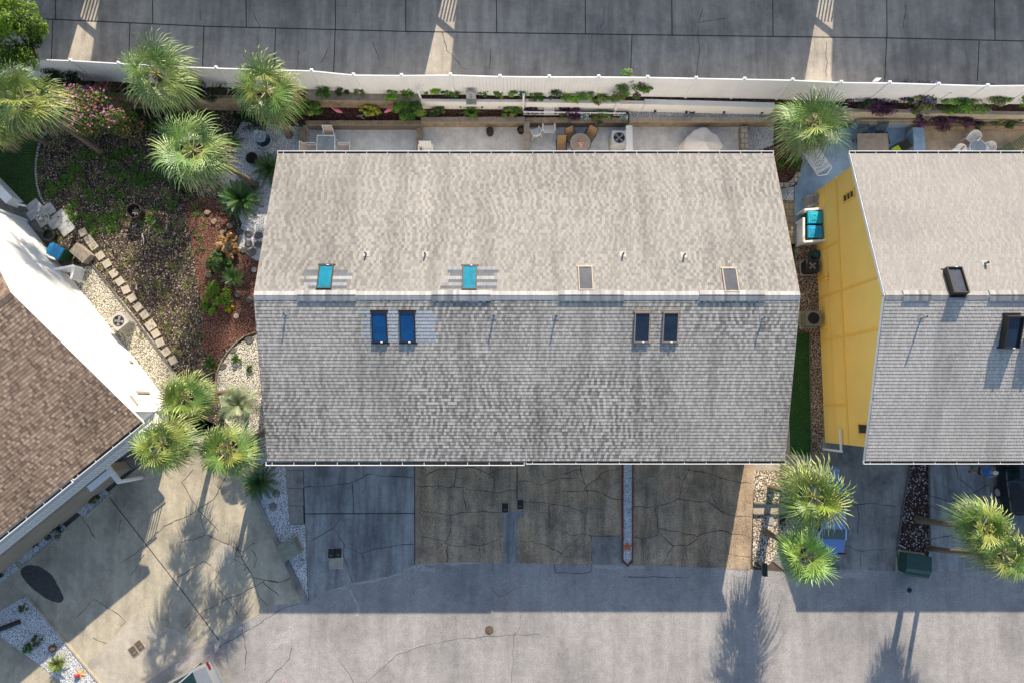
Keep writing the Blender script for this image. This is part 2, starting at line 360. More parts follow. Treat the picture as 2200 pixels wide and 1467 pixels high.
for k in range(len(OV)):
    p0, p1, p2, p3 = [OV[(k + q) % len(OV)] for q in (-1, 0, 1, 2)]
    for t in (0, .2, .4, .6, .8): SM.append(tuple(.5 * (2 * p1[q] + (p2[q] - p0[q]) * t + (2 * p0[q] - 5 * p1[q] + 4 * p2[q] - p3[q]) * t * t + (3 * p1[q] - p0[q] - 3 * p2[q] + p3[q]) * t ** 3) + rng.uniform(-.7, .7) for q in (0, 1)))
mb, m, n = sheet('driveway', SM, m_tar, 3); done((mb, m, n))
mb, m, n = sheet('path', [(-200, 1235), (25, 1250), (60, 1283), (0, 1322), (-200, 1420)], m_conc_p, 3); done((mb, m, n))
mb, m, n = sheet('path', [(-200, 1350), (0, 1370), (100, 1440), (150, 1480), (0, 1600), (-200, 1600)], m_conc_l, 3); done((mb, m, n))

# garden between the houses
done(sheet('garden_bed', [(60, 300), (90, 275), (300, 240), (660, 230), (660, 400), (575, 540), (560, 720), (500, 900), (430, 930), (380, 880), (345, 800), (240, 660), (170, 575), (95, 492), (60, 440), (78, 390)], m_mulch, 2))
done(sheet('lawn', [(-300, 240), (90, 262), (84, 285), (77, 325), (78, 375), (90, 425), (60, 445), (0, 480), (-300, 420)], m_grass, 3))
done(sheet('red_mulch_bed', [(395, 440), (450, 420), (480, 450), (510, 500), (500, 545), (575, 545), (565, 720), (520, 722), (480, 750), (462, 790), (430, 745), (437, 680), (422, 600), (415, 540)], m_redmulch, 3))
done(sheet('pebble_bed', [(520, 262), (665, 275), (665, 345), (612, 345), (590, 560), (550, 560), (508, 530), (520, 480), (500, 445), (470, 385), (485, 320)], m_wgravel, 4))
done(sheet('pebble_bed', [(570, 712), (545, 722), (505, 742), (478, 770), (463, 815), (470, 850), (480, 900), (550, 990), (600, 1000), (600, 720)], m_cgravel, 4))
done(sheet('pebble_bed', [(140, 575), (200, 572), (235, 612), (290, 680), (345, 752), (385, 815), (345, 870), (240, 740)], m_mossgravel, 4))
mb = MB(); mb.prism(ats([(543, 1050), (556, 985), (614, 985), (623, 1126), (656, 1126), (662, 1290), (600, 1160)]), 0, .03); struct('pebble_bed', mb, m_wgravel)
mb = MB(); mb.prism(ats([(540, 1052), (545, 1050), (664, 1290), (657, 1296), (650, 1290)]), 0, .12); struct('kerb', mb, m_conc_r)
mb = MB()
for y0, y1 in ((983, 1009), (1010, 1048), (1049, 1085), (1086, 1125)): mb.prism(ats([(612 + (y0 - 983) * .075, y0), (651, y0), (653, y1), (612 + (y1 - 983) * .075, y1)]), 0, .05)
struct('path', mb, m_conc_r)

# driveways of the row
mb, _, _ = sheet('driveway', [(650, 960), (891, 960), (891, 1212), (835, 1238), (760, 1251), (700, 1270), (663, 1292)], None, 3)
line(mb, [(655, 1103), (891, 1102)], .05, 3 * LAY + .003, 1); line(mb, [(891, 985), (891, 1213)], .05, 3 * LAY + .003, 1)
for k, p in enumerate([[(618, 1048), (700, 1043), (755, 1036), (790, 1018), (850, 1023), (888, 1025)], [(780, 1022), (783, 990)], [(757, 1038), (759, 1070), (759, 1102)], [(738, 1104), (717, 1133), (670, 1160)], [(717, 1133), (740, 1170), (738, 1195), (750, 1230), (757, 1250)], [(742, 1174), (775, 1188), (805, 1178), (845, 1172)], [(775, 1188), (782, 1200)], [(845, 1172), (890, 1168)]]): line(mb, p, .03, 3 * LAY + .003, 1, .03, 90 + k)
line(mb, [(707, 1209), (737, 1208)], .66, 3 * LAY + .003, 2); struct('driveway', mb, [m_conc_b, m_crack, m_conc_new])
mb, _, _ = sheet('driveway', [(891.5, 960), (1110, 960), (1110, 1209), (1000, 1207), (891.5, 1211)], None, 3)
mid = [[(893, 1042), (930, 1045), (985, 1046), (1030, 1052), (1060, 1057), (1109, 1053)], [(915, 1022), (935, 1010), (985, 1005), (1010, 1003), (1050, 1018), (1062, 1025), (1058, 1052)], [(975, 1045), (983, 1005)], [(995, 1050), (1000, 1080), (1002, 1100)], [(910, 1098), (960, 1106), (1002, 1100), (1040, 1097), (1090, 1100)], [(967, 1106), (968, 1140), (955, 1165)], [(905, 1152), (950, 1160), (975, 1172), (1040, 1170), (1080, 1150)], [(962, 1172), (962, 1207)], [(1030, 1175), (1030, 1207)], [(1050, 1018), (1075, 1008), (1109, 1007)], [(1055, 990), (1053, 1018)], [(930, 1062), (945, 1045)]]
for k, p in enumerate(mid): line(mb, p, rng.uniform(.02, .04), 3 * LAY + .003, 1, .07, 120 + k)
struct('driveway', mb, [m_aggr, m_crack])
mb, _, _ = sheet('driveway', [(1110.5, 960), (1336, 960), (1336, 1212), (1200, 1210), (1110.5, 1209)], None, 3)
mid = [[(1111, 1035), (1140, 1033), (1162, 1040), (1190, 1030), (1240, 1025), (1258, 1040), (1262, 1060), (1258, 1110), (1255, 1140)], [(1125, 1078), (1190, 1083), (1220, 1087), (1255, 1102)], [(1190, 1058), (1225, 1055), (1280, 1055), (1310, 1068), (1335, 1073)], [(1255, 1050), (1270, 1035), (1290, 1018), (1330, 1005)], [(1181, 1085), (1180, 1130)], [(1113, 1162), (1165, 1168), (1206, 1188)], [(1192, 1207), (1205, 1190), (1250, 1145), (1270, 1150), (1335, 1150)], [(1250, 1145), (1225, 1150), (1215, 1140)], [(1270, 1150), (1271, 1205)], [(1246, 990), (1250, 1020), (1258, 1040)], [(1165, 1010), (1172, 1030), (1190, 1030)], [(1210, 1018), (1250, 1008)]]
for k, p in enumerate(mid): line(mb, p, rng.uniform(.02, .04), 3 * LAY + .003, 1, .07, 150 + k)
line(mb, [(1111, 985), (1111, 1080)], .04, 3 * LAY + .003, 1); struct('driveway', mb, [m_aggr, m_crack])
mb, m, n = sheet('driveway', [(1271, 1152), (1336, 1152), (1336, 1214), (1271, 1210)], m_conc_r, 5); done((mb, m, n))
mb, m, n = sheet('driveway', [(1080, 1098), (1126, 1098), (1126, 1107), (1111, 1108), (1111, 1209), (1084, 1209)], m_conc_b, 5); done((mb, m, n))
mb, _, _ = sheet('driveway', [(1361, 960), (1623, 960), (1612, 1224), (1480, 1216), (1359, 1214)], None, 3)
mid = [[(1362, 1088), (1405, 1087), (1450, 1075), (1460, 1070), (1500, 1077), (1520, 1077), (1545, 1095), (1580, 1108), (1615, 1110)], [(1458, 1070), (1465, 1040), (1466, 1035), (1453, 1012)], [(1408, 1090), (1413, 1125), (1415, 1142), (1446, 1172), (1475, 1172), (1478, 1215)], [(1416, 1135), (1450, 1140), (1498, 1152), (1510, 1145), (1560, 1140), (1612, 1155)], [(1476, 1172), (1500, 1155)], [(1362, 1152), (1380, 1158), (1415, 1148)], [(1380, 1158), (1385, 1214)], [(1446, 1172), (1430, 1200), (1420, 1215)], [(1532, 990), (1530, 1060), (1520, 1077)], [(1470, 1008), (1530, 1018), (1570, 1032), (1615, 1038)], [(1530, 1062), (1545, 1095)], [(1555, 1160), (1566, 1190), (1612, 1196)], [(1466, 1035), (1480, 1010), (1482, 990)]]
for k, p in enumerate(mid): line(mb, p, rng.uniform(.02, .04), 3 * LAY + .003, 1, .07, 180 + k)
struct('driveway', mb, [m_aggr, m_crack])
mb = MB(); mb.prism(ats([(1339, 980), (1358, 980), (1357, 1200), (1348, 1211), (1339, 1202)]), 0, .06); struct('pebble_bed', mb, m_wgravel)
mb = MB()
for pts in ([(1336.5, 980), (1339, 980), (1339, 1203), (1348, 1212), (1348, 1216), (1335.5, 1205)], [(1358, 980), (1360.5, 980), (1359.5, 1205), (1348, 1216), (1348, 1212), (1357, 1201)]): mb.prism(ats(pts), 0, .11)
tag(mb.build('brick_edging', m_brick, None, False, at(1348, 1100)), 'red brick edging round the narrow white pebble strip between the brown driveways', 'edging')
done(sheet('path', [(1620, 960), (1700, 780), (1712, 780), (1703, 985), (1690, 1011), (1621, 1010)], m_conc_p, 4))
done(sheet('pebble_bed', [(1620, 1010), (1700, 1010), (1695, 1080), (1619, 1080)], m_ygravel, 4))
done(sheet('path', [(1619, 1080.5), (1700, 1080.5), (1700, 1104), (1618, 1104)], m_conc_p, 4))
done(sheet('pebble_bed', [(1618, 1104.5), (1700, 1104.5), (1690, 1150), (1660, 1205), (1640, 1222), (1617, 1215)], m_ygravel, 4))
mb, _, _ = sheet('driveway', [(1700, 975), (1960, 975), (1928, 1180), (1930, 1226), (1830, 1222), (1690, 1229), (1660, 1205), (1690, 1150)], None, 3)
for k, p in enumerate([[(1780, 1085), (1840, 1084), (1880, 1080), (1925, 1088)], [(1842, 1085), (1846, 1115), (1843, 1145)], [(1810, 1170), (1850, 1183), (1905, 1178)], [(1850, 1183), (1850, 1215)]]): line(mb, p, .03, 3 * LAY + .003, 1, .04, 210 + k)
struct('driveway', mb, [m_conc_r, m_crack])
done(sheet('mulch_bed', [(1957, 975), (1996, 975), (1998, 1170), (1988, 1226), (1932, 1224), (1926, 1180)], m_pepper, 5))
mb, _, _ = sheet('driveway', [(1997, 960), (2900, 960), (2900, 1228), (1990, 1226), (1999, 1170)], None, 3)
for k, p in enumerate([[(2050, 990), (2058, 1025), (2095, 1056), (2125, 1040)], [(2000, 1065), (2040, 1078), (2095, 1056)], [(2000, 1085), (2030, 1100), (2065, 1112)], [(2000, 1158), (2050, 1148)]]): line(mb, p, .035, 3 * LAY + .003, 1, .04, 230 + k)
struct('driveway', mb, [m_conc_b, m_crack])
done(sheet('porch_floor', [(1768, 940), (1990, 940), (1990, 985), (1768, 985)], m_conc_r, 5))
# the gap between the two rows
done(sheet('pebble_bed', [(1700, 525), (1800, 525), (1800, 985), (1742, 975), (1740, 715), (1700, 700)], m_bgravel, 4))
done(sheet('turf_strip', [(1690, 717), (1738, 716), (1742, 978), (1698, 975)], m_turf, 5))
done(sheet('turf_strip', [(1690, 530), (1707, 530), (1710, 600), (1690, 600)], m_turf, 5))
done(sheet('path', [(1660, 428), (1707, 432), (1709, 530), (1660, 530)], m_brickp, 4))
done(sheet('pebble_bed', [(1640, 400), (1706, 402), (1706, 432), (1640, 432)], m_wgravel, 4))
done(sheet('mulch_bed', [(1640, 320), (1700, 300), (1725, 345), (1712, 398), (1640, 400)], m_redmulch, 4))
done(sheet('patio', [(1705, 290), (1838, 272), (1962, 274), (1962, 350), (1880, 400), (1800, 530), (1708, 528), (1707, 400), (1722, 360)], m_patio_blue2, 3))
done(sheet('patio', [(1984, 274), (2700, 274), (2700, 350), (1984, 350)], m_patio_tan, 3))
# patios behind the row
done(sheet('patio', [(650, 270), (900, 270), (900, 360), (650, 360)], m_patio_blue, 3))
done(sheet('patio', [(905, 268), (1130, 268), (1130, 360), (905, 360)], m_patio, 3))
done(sheet('patio', [(1135, 268), (1350, 268), (1350, 360), (1135, 360)], m_patio_blue, 3))
done(sheet('patio', [(1355, 268), (1596, 268), (1596, 360), (1355, 360)], m_patio, 3))
done(sheet('pebble_bed', [(1605, 268), (1662, 268), (1662, 360), (1605, 360)], m_wgravel, 3))
# front left beds by the brown-roofed house
for pts in ([(158, 1096), (205, 1036), (238, 1060), (184, 1110)], [(24, 1192), (118, 1108), (146, 1136), (50, 1216)], [(-60, 1185), (8, 1180), (42, 1222), (-20, 1265), (-120, 1260)], [(-200, 1370), (0, 1312), (58, 1278), (140, 1382), (222, 1475), (150, 1480), (90, 1430), (0, 1366)]):
    mb = MB(); mb.prism(ats(pts), 0, .04); struct('pebble_bed', mb, m_wgravel)
mb = MB()
for a, b in (((58, 1278), (222, 1475)), ((24, 1192), (50, 1216)), ((50, 1216), (146, 1136)), ((184, 1110), (238, 1060))): p, q = at(*a), at(*b); mb.bar((p.x, p.y, .04), (q.x, q.y, .04), .09, .1)
struct('kerb', mb, m_conc_l)
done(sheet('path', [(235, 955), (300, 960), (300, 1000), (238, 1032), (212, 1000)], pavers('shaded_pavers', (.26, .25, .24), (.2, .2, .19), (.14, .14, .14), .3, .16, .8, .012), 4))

# higher ground to the north: planting terrace and the concrete lane
FZ = 1.6
FPTS = [(-150, 121), (-60, 124), (48, 127), (153, 131), (256, 137), (357, 143), (465, 147), (560, 150), (670, 153), (760, 162), (863, 163), (968, 162), (1074, 165), (1180, 166), (1286, 166), (1391, 167), (1495, 169), (1599, 171), (1702, 173), (1806, 178), (1910, 179), (2015, 182), (2120, 185), (2225, 184), (2330, 186)]
FTOP = 3.72
FW = [at(x, y, FTOP) for x, y in FPTS]
mb = MB(); front = [(p.x, p.y + .07) for p in FW]
mb.prism([(-90, front[0][1])] + front + [(90, front[-1][1]), (90, 95), (-90, 95)], -.02, 1.5)
zl = 1.503
J = [([(-100, 30), (70, 40), (440, 57), (870, 68), (1360, 75), (1905, 82), (2300, 91)], .06)] + [([(x, -40), (x + 1, y)], .05) for x, y in ((118, 44), (327, 52), (528, 60), (720, 65), (871, 68), (1066, 71), (1257, 73), (1443, 76), (1660, 79), (1905, 82), (2137, 88))] + [([(x, y), (x - 4, 175)], .05) for x, y in ((113, 42), (279, 50), (438, 57), (592, 62), (720, 65), (1358, 75), (1905, 82), (2104, 88))]
for p, wd in J:
    W = [at(x, y, zl) for x, y in p]
    for a, b in zip(W[:-1], W[1:]): d = (b - a).normalized(); q = Vector((-d.y, d.x, 0)) * wd / 2; mb.face([a - q, b - q, b + q, a + q], (1, 1, 1), 1)
for k, p in enumerate([[(642, 110), (640, 140), (632, 160)], [(1500, 60), (1502, 120), (1496, 165)], [(1055, 105), (1052, 150)], [(705, 105), (690, 135)], [(1510, 20), (1500, 50), (1560, 40)], [(1775, 90), (1776, 165)], [(1945, 10), (1942, 60)], [(430, 20), (432, 45)], [(950, 70), (960, 110), (1000, 150)], [(1300, 20), (1290, 60)], [(540, 20), (560, 60)], [(800, 90), (815, 130)]]): line(mb, p, .03, zl, 1, .05, 260 + k)
struct('lane', mb, [m_north, m_crack])
mb = MB()
for a, b in zip(FW[:-1], FW[1:]): mb.face([(a.x, a.y + .08, 1.506), (b.x, b.y + .08, 1.506), (b.x, b.y + .5, 1.506), (a.x, a.y + .5, 1.506)])
struct('kerb', mb, m_conc_p)
def strip_px(x0, x1, y): return [(x0, y), (x1, y)]
UW = [(-150, 200), (300, 208), (660, 215), (905, 218.5), (1128, 220), (1385, 224.5), (1660, 232), (1840, 241), (2330, 250)]   # front top edge of the upper wall
UWW = [at(x, y, FZ) for x, y in UW]
mb = MB(); fr = [(p.x, p.y + .06) for p in UWW]; bk = [(p.x, p.y + .068) for p in FW]
mb.face([(x, y, 1.53) for x, y in fr] + [(x, y, 1.53) for x, y in reversed(bk)]); struct('planting_terrace', mb, m_darkmulch)
def yof(poly, x):
    for a, b in zip(poly[:-1], poly[1:]):
        if a.x <= x <= b.x: return a.y + (b.y - a.y) * (x - a.x) / (b.x - a.x)
    return poly[-1].y if x > poly[-1].x else poly[0].y
def wallrun(name, label, cat, poly, x0, x1, z0, z1, th, mat, caps=None, capmat=None):
    """a wall following a surveyed line between two x positions"""
    xs = [x0] + [p.x for p in poly if x0 < p.x < x1] + [x1]; loc = Vector(((x0 + x1) / 2, yof(poly, (x0 + x1) / 2), z0))
    f = [(x, yof(poly, x)) for x in xs]; mb = MB(); mb.prism(f + [(x, y + th) for x, y in reversed(f)], z0, z1)
    o = thing(name, label, cat, loc); a = mb.shift(loc).build('wall_face', mat, o)
    if caps:
        mc = MB(); n = max(1, int((x1 - x0) / caps))
        for k in range(n):
            xa = x0 + (x1 - x0) * k / n + .008; xb = x0 + (x1 - x0) * (k + 1) / n - .008; dy = rng.uniform(-.01, .01)
            mc.prism([(xa, yof(poly, xa) - .03 + dy), (xb, yof(poly, xb) - .03 + dy), (xb, yof(poly, xb) + caps * .55 + dy), (xa, yof(poly, xa) + caps * .55 + dy)], z1 + .002, z1 + .08, (1, 1, 1))
        mc.shift(loc).build('coping', capmat or mat, o)
    return o
X = lambda px, py, z: at(px, py, z).x
wallrun('retaining_wall', 'weathered stone wall under shrubs behind the palms at the left of the lane fence', 'retaining wall', UWW, X(-150, 200, FZ), X(655, 215, FZ), 0, 1.58, .2, m_timber)
wallrun('retaining_wall', 'weathered timber wall above the flamingo bed', 'retaining wall', UWW, X(656, 215, FZ), X(903, 219, FZ), 0, 1.58, .2, m_timber, 1.4, m_wood)
wallrun('retaining_wall', 'white upper garden wall behind the yellow flowers bed', 'retaining wall', UWW, X(904, 219, FZ), X(1128, 220, FZ), 0, 1.6, .15, m_whitew)
wallrun('retaining_wall', 'white upper garden wall hung with purple plants above the dining patio', 'retaining wall', UWW, X(1129, 220, FZ), X(1384, 224, FZ), 0, 1.6, .2, m_whitew)
wallrun('retaining_wall', 'white upper wall over the pebble ledge beside the beige cover', 'retaining wall', UWW, X(1385, 224, FZ), X(1665, 232, FZ), 0, 1.6, .3, m_whitew)
wallrun('retaining_wall', 'tan upper wall under dark purple shrubs right of the palm', 'retaining wall', UWW, X(1666, 232, FZ), X(2330, 250, FZ), 0, 1.6, .2, m_conc_p)
LZ = .7
def lw(x0, x1, y): return [at(x0, y, LZ), at(x1, y, LZ)]
def bed1(x0, x1, y, mat):
    a, b = at(x0, y, LZ), at(x1, y, LZ); mb = MB()
    mb.face([(a.x, a.y + .03, .64), (b.x, b.y + .03, .64), (b.x, yof(UWW, b.x) + .02, .64), (a.x, yof(UWW, a.x) + .02, .64)]); struct('planting_bed', mb, mat)
bed1(657, 903, 268, m_darkmulch); bed1(904, 1128, 263, m_darkmulch); bed1(1129, 1350, 263, m_darkmulch); bed1(1352, 1668, 263, m_wgravel); bed1(1840, 2330, 268, m_darkmulch)
def lwr(label, x0, x1, y, mat, caps=None, cm=None):
    p = lw(x0, x1, y); return wallrun('garden_wall', label, 'garden wall', p, p[0].x, p[1].x, 0, LZ, .2, mat, caps, cm)
lwr('low brick-capped wall along the patio with the glass table', 657, 903, 269, m_block, .42, m_timber)
lwr('low mossy timber wall along the bare grey patio', 904, 1128, 263, m_timber, .5, m_wood)
lwr('low block wall with wide slabs behind the dining table', 1129, 1350, 263.5, m_block, .45, m_timber)
lwr('low wall with even pale block coping behind the beige cover', 1352, 1668, 262.5, m_timber, .43, m_conc_p)
lwr('low blue-painted wall at the back of the shaded blue patio', 1840, 1962, 266, m_patio_blue2, .6, m_conc_p)
lwr('low dark timber wall at the back of the tan patio', 1963, 2330, 272, m_timber)
def sidewall(label, x0, x1, y0, y1, z, mat, cm=None):
    a, b = at(x0, y0, z), at(x1, y0, z); c = at(x0, y1, z); loc = Vector(((a.x + b.x) / 2, (a.y + c.y) / 2, 0)); o = thing('patio_wall', label, 'patio wall', loc)
    mb = MB(); mb.prism([(a.x, c.y), (b.x, c.y), (b.x, a.y), (a.x, a.y)], 0, z - .05); mb.shift(loc).build('wall_face', mat, o)
    mb = MB(); mb.prism([(a.x - .02, c.y), (b.x + .02, c.y), (b.x + .02, a.y), (a.x - .02, a.y)], z - .048, z, bottom=True); mb.shift(loc).build('coping', cm or mat, o)
sidewall('low timber wall at the left end of the patio with the glass table', 645, 655, 276, 345, .35, m_timber)
sidewall('low dark timber wall left of the white slatted seat', 896, 906, 275, 345, .35, m_timber)
sidewall('grey wooden partition beside the white plastic chair', 1126, 1137, 262, 345, 1.0, m_wood)
sidewall('white topped partition right of the big air conditioner', 1346, 1358, 270, 345, 1.1, m_whitew)
sidewall('stepped timber wall left of the white pebble corner', 1592, 1606, 272, 345, .5, m_timber, m_block)
sidewall('blue partition between the shaded blue patio and the tan patio', 1962, 1985, 274, 350, .8, m_patio_blue2)
# block edging round the mulch corner
mb = MB(); pts = [(1672, 400), (1682, 401), (1692, 399), (1702, 393), (1709, 384), (1714, 374)]
for a, b in zip(pts[:-1], pts[1:]): p, q = at(*a), at(*b); d = (q - p) * .04; mb.bar((p.x + d.x, p.y + d.y, .12), (q.x - d.x, q.y - d.y, .12), .28, .24)
tag(mb.build('block_edging', m_block, None, False, at(1695, 395)), 'curved grey block edging round the mulch corner beside the grey roof', 'edging')

# ------------------------------------------------------------------ fence along the lane
fo = thing('lane_fence', 'long white vinyl fence between the gardens and the shaded concrete lane', 'fence', (FW[11].x, FW[11].y, 1.5))
L0 = fo.location.copy(); z0 = 1.52
for i, p in enumerate(FW):
    mb = MB(); mb.box((p.x, p.y, (z0 + FTOP) / 2 + .03), (.13, .13, FTOP - z0 + .06)); mb.box((p.x, p.y, FTOP + .08), (.17, .17, .04)); mb.box((p.x, p.y, FTOP + .125), (.16, .16, .05), taper=.2)
    mb.shift(L0).build('post', m_white, fo)
for a, b in zip(FW[:-1], FW[1:]):
    mb = MB(); d = b - a; n = 14
    for k in range(n):
        p = a.lerp(b, (k + .03) / n); q = a.lerp(b, (k + .97) / n); mb.bar((p.x, p.y, (z0 + FTOP) / 2), (q.x, q.y, (z0 + FTOP) / 2), .03, FTOP - z0 - .14)
    mb.shift(L0).build('panel', m_vinyl, fo)
    mb = MB(); mb.bar((a.x, a.y, FTOP - .04), (b.x, b.y, FTOP - .04), .06, .09); mb.shift(L0).build('rail', m_white, fo); mb = MB(); mb.bar((a.x, a.y, z0 + .12), (b.x, b.y, z0 + .12), .055, .14); mb.shift(L0).build('rail', m_white, fo)

# ------------------------------------------------------------------ houses
DEP, EZ, RZ = 15.3, 4.6, 7.1
HALF = DEP / 2
def nz(x, y, s=0): return noise.noise(Vector((x, y, s)))
def slope_pt(side, x, v, h=0.0):
    """local point on a roof slope: v = 0 at the eave, 1 at the ridge, h above the surface"""
    L = math.hypot(HALF, RZ - EZ); ny, nzv = -(RZ - EZ) / L, HALF / L
    y = v * HALF; z = EZ + v * (RZ - EZ); y += ny * h; z += nzv * h
    return Vector((x, y if side == 'front' else DEP - y, z))
def shingles(side, x0, x1, style, seed, pitch=.166, tab=(.09, .19), butt=.011):
    r = random.Random(seed); mb = MB(); L = math.hypot(HALF, RZ - EZ); n = int(L / pitch)
    pat = [(r.uniform(*tab), k % 2) for k in range(7)]; per = sum(p[0] for p in pat); drift = 0.0
    for i in range(n):
        va, vb = i / n, (i + 1) / n
        drift += .075 * math.sin(i * .34 + seed) + .05 * math.sin(i * .93 + 1) + r.uniform(-.02, .02)
        x = x0 - ((drift + r.uniform(-.012, .012)) % per) - per; k = 0
        while x < x1:
            wv, hi = pat[k % 7]; k += 1; wv += .016 * math.sin(x * .8 + i * .4) + r.uniform(-.012, .012)
            a, b = max(x, x0), min(x + wv - .006, x1); x += wv
            if b - a < .03: continue
            col = style(a, (i + .5) / n, i, hi, r); h = butt + (.004 if hi == 0 else 0) + r.uniform(0, .002)
            P = [slope_pt(side, a, va, h), slope_pt(side, b, va, h), slope_pt(side, b, vb + .004, .0006), slope_pt(side, a, vb + .004, .0006)]
            eb = .026 / L if side == 'front' else .006 / L; B = [slope_pt(side, a, va - eb, -.004), slope_pt(side, b, va - eb, -.004)]; ce = (.05, .05, .052)  # dark front butt edges are painted shadow lines; back edges keep tab colour
            if side == 'front': mb.face(P, col); mb.face([B[0], B[1], P[1], P[0]], ce)
            else: mb.face(P[::-1], col); mb.face([P[0], P[1], B[1], B[0]], col)
    return mb
def house(name, label, loc, rotz, L, wallmat, roofmat_style, inset=(.15, .15), trimmat=None, zb=0.0, longmat=None):
    o = thing(name, label, 'house', loc, rotz)
    mb = MB(); xa, xb = inset[0], L - inset[1]; ya, yb = .65, DEP - .55
    zf = EZ + ya * (RZ - EZ) / HALF - .2; zr = EZ + .55 * (RZ - EZ) / HALF - .2; zt = RZ - .2
    prof = [(ya, zb), (yb, zb), (yb, zr), (HALF, zt), (ya, zf)]
    l = [Vector((xa, y, z)) for y, z in prof]; rr = [Vector((xb, y, z)) for y, z in prof]
    mb.face(l[::-1]); mb.face(rr)
    mb.face([l[0], rr[0], rr[4], l[4]], (1, 1, 1), 1); mb.face([rr[1], l[1], l[2], rr[2]], (1, 1, 1), 1); mb.build('wall', [wallmat, longmat or wallmat], o)
    ro = MB()
    for side in ('front', 'back'):
        P = [slope_pt(side, x, v, h) for h in (-.012, -.16) for x, v in ((0, 0), (L, 0), (L, 1), (0, 1))]
        for q in ((0, 1, 2, 3), (7, 6, 5, 4), (0, 1, 5, 4), (1, 2, 6, 5), (3, 0, 4, 7)): ro.face([P[i] for i in (q if side == 'front' else q[::-1])])
    ro = ro.build('roof', m_deck, o)
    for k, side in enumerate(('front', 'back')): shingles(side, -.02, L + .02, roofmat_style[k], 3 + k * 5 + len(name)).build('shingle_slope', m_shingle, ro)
    for x in (-.03, L + .03):
        tb = MB()
        for side in ('front', 'back'): tb.bar(slope_pt(side, x, -.005, -.10), slope_pt(side, x, .998, -.10), .03, .17, up=(0, 0, 1))
        tb.build('rake_trim', trimmat or m_white, o)
    return o, ro
def gutter(o, side, x0, x1, off=0.0):
    y = -.07 - off if side == 'front' else DEP + .07 + off; mb = MB(); s = -1 if side == 'front' else 1
    mb.bar((x0, y, EZ - .13), (x1, y, EZ - .13), .13, .02, mi=1); mb.bar((x0, y + s * .075, EZ - .08), (x1, y + s * .075, EZ - .08), .03, .12); mb.bar((x0, y - s * .06, EZ - .1), (x1, y - s * .06, EZ - .1), .012, .1, mi=1)
    for x in (x0, x1): mb.bar((x, y - .09, EZ - .08), (x, y + .09, EZ - .08), .02, .11)
    x = x0 + .3
    while x < x1: mb.bar((x, y - .06, EZ - .03), (x, y + .07, EZ - .03), .02, .01); x += 1.05
    mb.build('gutter', [m_gutter, m_gutin], o)
def roof_hit(px, py, side, o):
    """where a survey ray meets a roof slope of an unrotated house: local x and v"""
    d = ray(px, py); k = (RZ - EZ) / HALF; ox, oy, oz = o.location
    if side == 'front': t = (EZ - CAM_H + oz - k * oy) / (d.z - k * d.y)
    else: t = (EZ - CAM_H + oz + k * (oy + DEP)) / (d.z + k * d.y)
    x, y = d.x * t, d.y * t; return x - ox, ((y - oy) if side == 'front' else (oy + DEP - y)) / HALF
def skylight(o, side, pts, h, fm, pm, fw=.05):
    """pts: lower-left .. outline centre and size on the slope"""
    (cx, v), wd, ln = pts; L = math.hypot(HALF, RZ - EZ); dv = ln / 2 / L
    f = MB(); x0, x1 = cx - wd / 2, cx + wd / 2; a, b = v - dv, v + dv
    S = lambda x, vv, hh: slope_pt(side, x, vv, hh)
    fv = fw / L
    def slab(xa, xb, va, vb, h0, h1):
        P = [S(xx, vv, hh) for hh in (h0, h1) for xx, vv in ((xa, va), (xb, va), (xb, vb), (xa, vb))]
        for q in ((4, 5, 6, 7), (0, 1, 5, 4), (1, 2, 6, 5), (2, 3, 7, 6), (3, 0, 4, 7)): f.face([P[i] for i in (q if side == 'front' else q[::-1])])
    slab(x0, x0 + fw, a, b, 0, h); slab(x1 - fw, x1, a, b, 0, h); slab(x0 + fw, x1 - fw, a, a + fv, 0, h); slab(x0 + fw, x1 - fw, b - fv, b, 0, h)
    slab(x0 - .07, x1 + .07, a - fv * 1.5, a - .0005, .012, .03); slab(x0 - .05, x1 + .05, b + .0005, b + fv * 2, .012, .035)
    fo = f.build('skylight', fm, o)
    p = MB(); P = [S(xx, vv, h * .72) for xx, vv in ((x0 + fw, a + fv), (x1 - fw, a + fv), (x1 - fw, b - fv), (x0 + fw, b - fv))]; p.face(P if side == 'front' else P[::-1]); p.build('pane', pm, fo)
    c = MB(); q = S(cx + wd * .1, a + fv * .5, h + .012); c.box(q, (.1, .04, .03)); c.build('latch', m_white, fo)
def vent(o, side, px, py, h=.28, r=.045, mat=None):
    x, v = roof_hit(px, py, side, o); p = slope_pt(side, x, v); mb = MB(); mb.tube([p, p + Vector((0, 0, h))], r, 10, cap=False); mb.tube([p + Vector((0, 0, h - .06)), p + Vector((0, 0, h + .005))], r * .78, 10, mi=1)
    P = [slope_pt(side, x + i * .15, v + j * .018, .022) for i, j in ((-1, -1), (1, -1), (1, 1), (-1, 1))]; mb.face(P if side == 'front' else P[::-1])
    mb.build('vent_pipe', [mat or m_lead, m_dark], o)
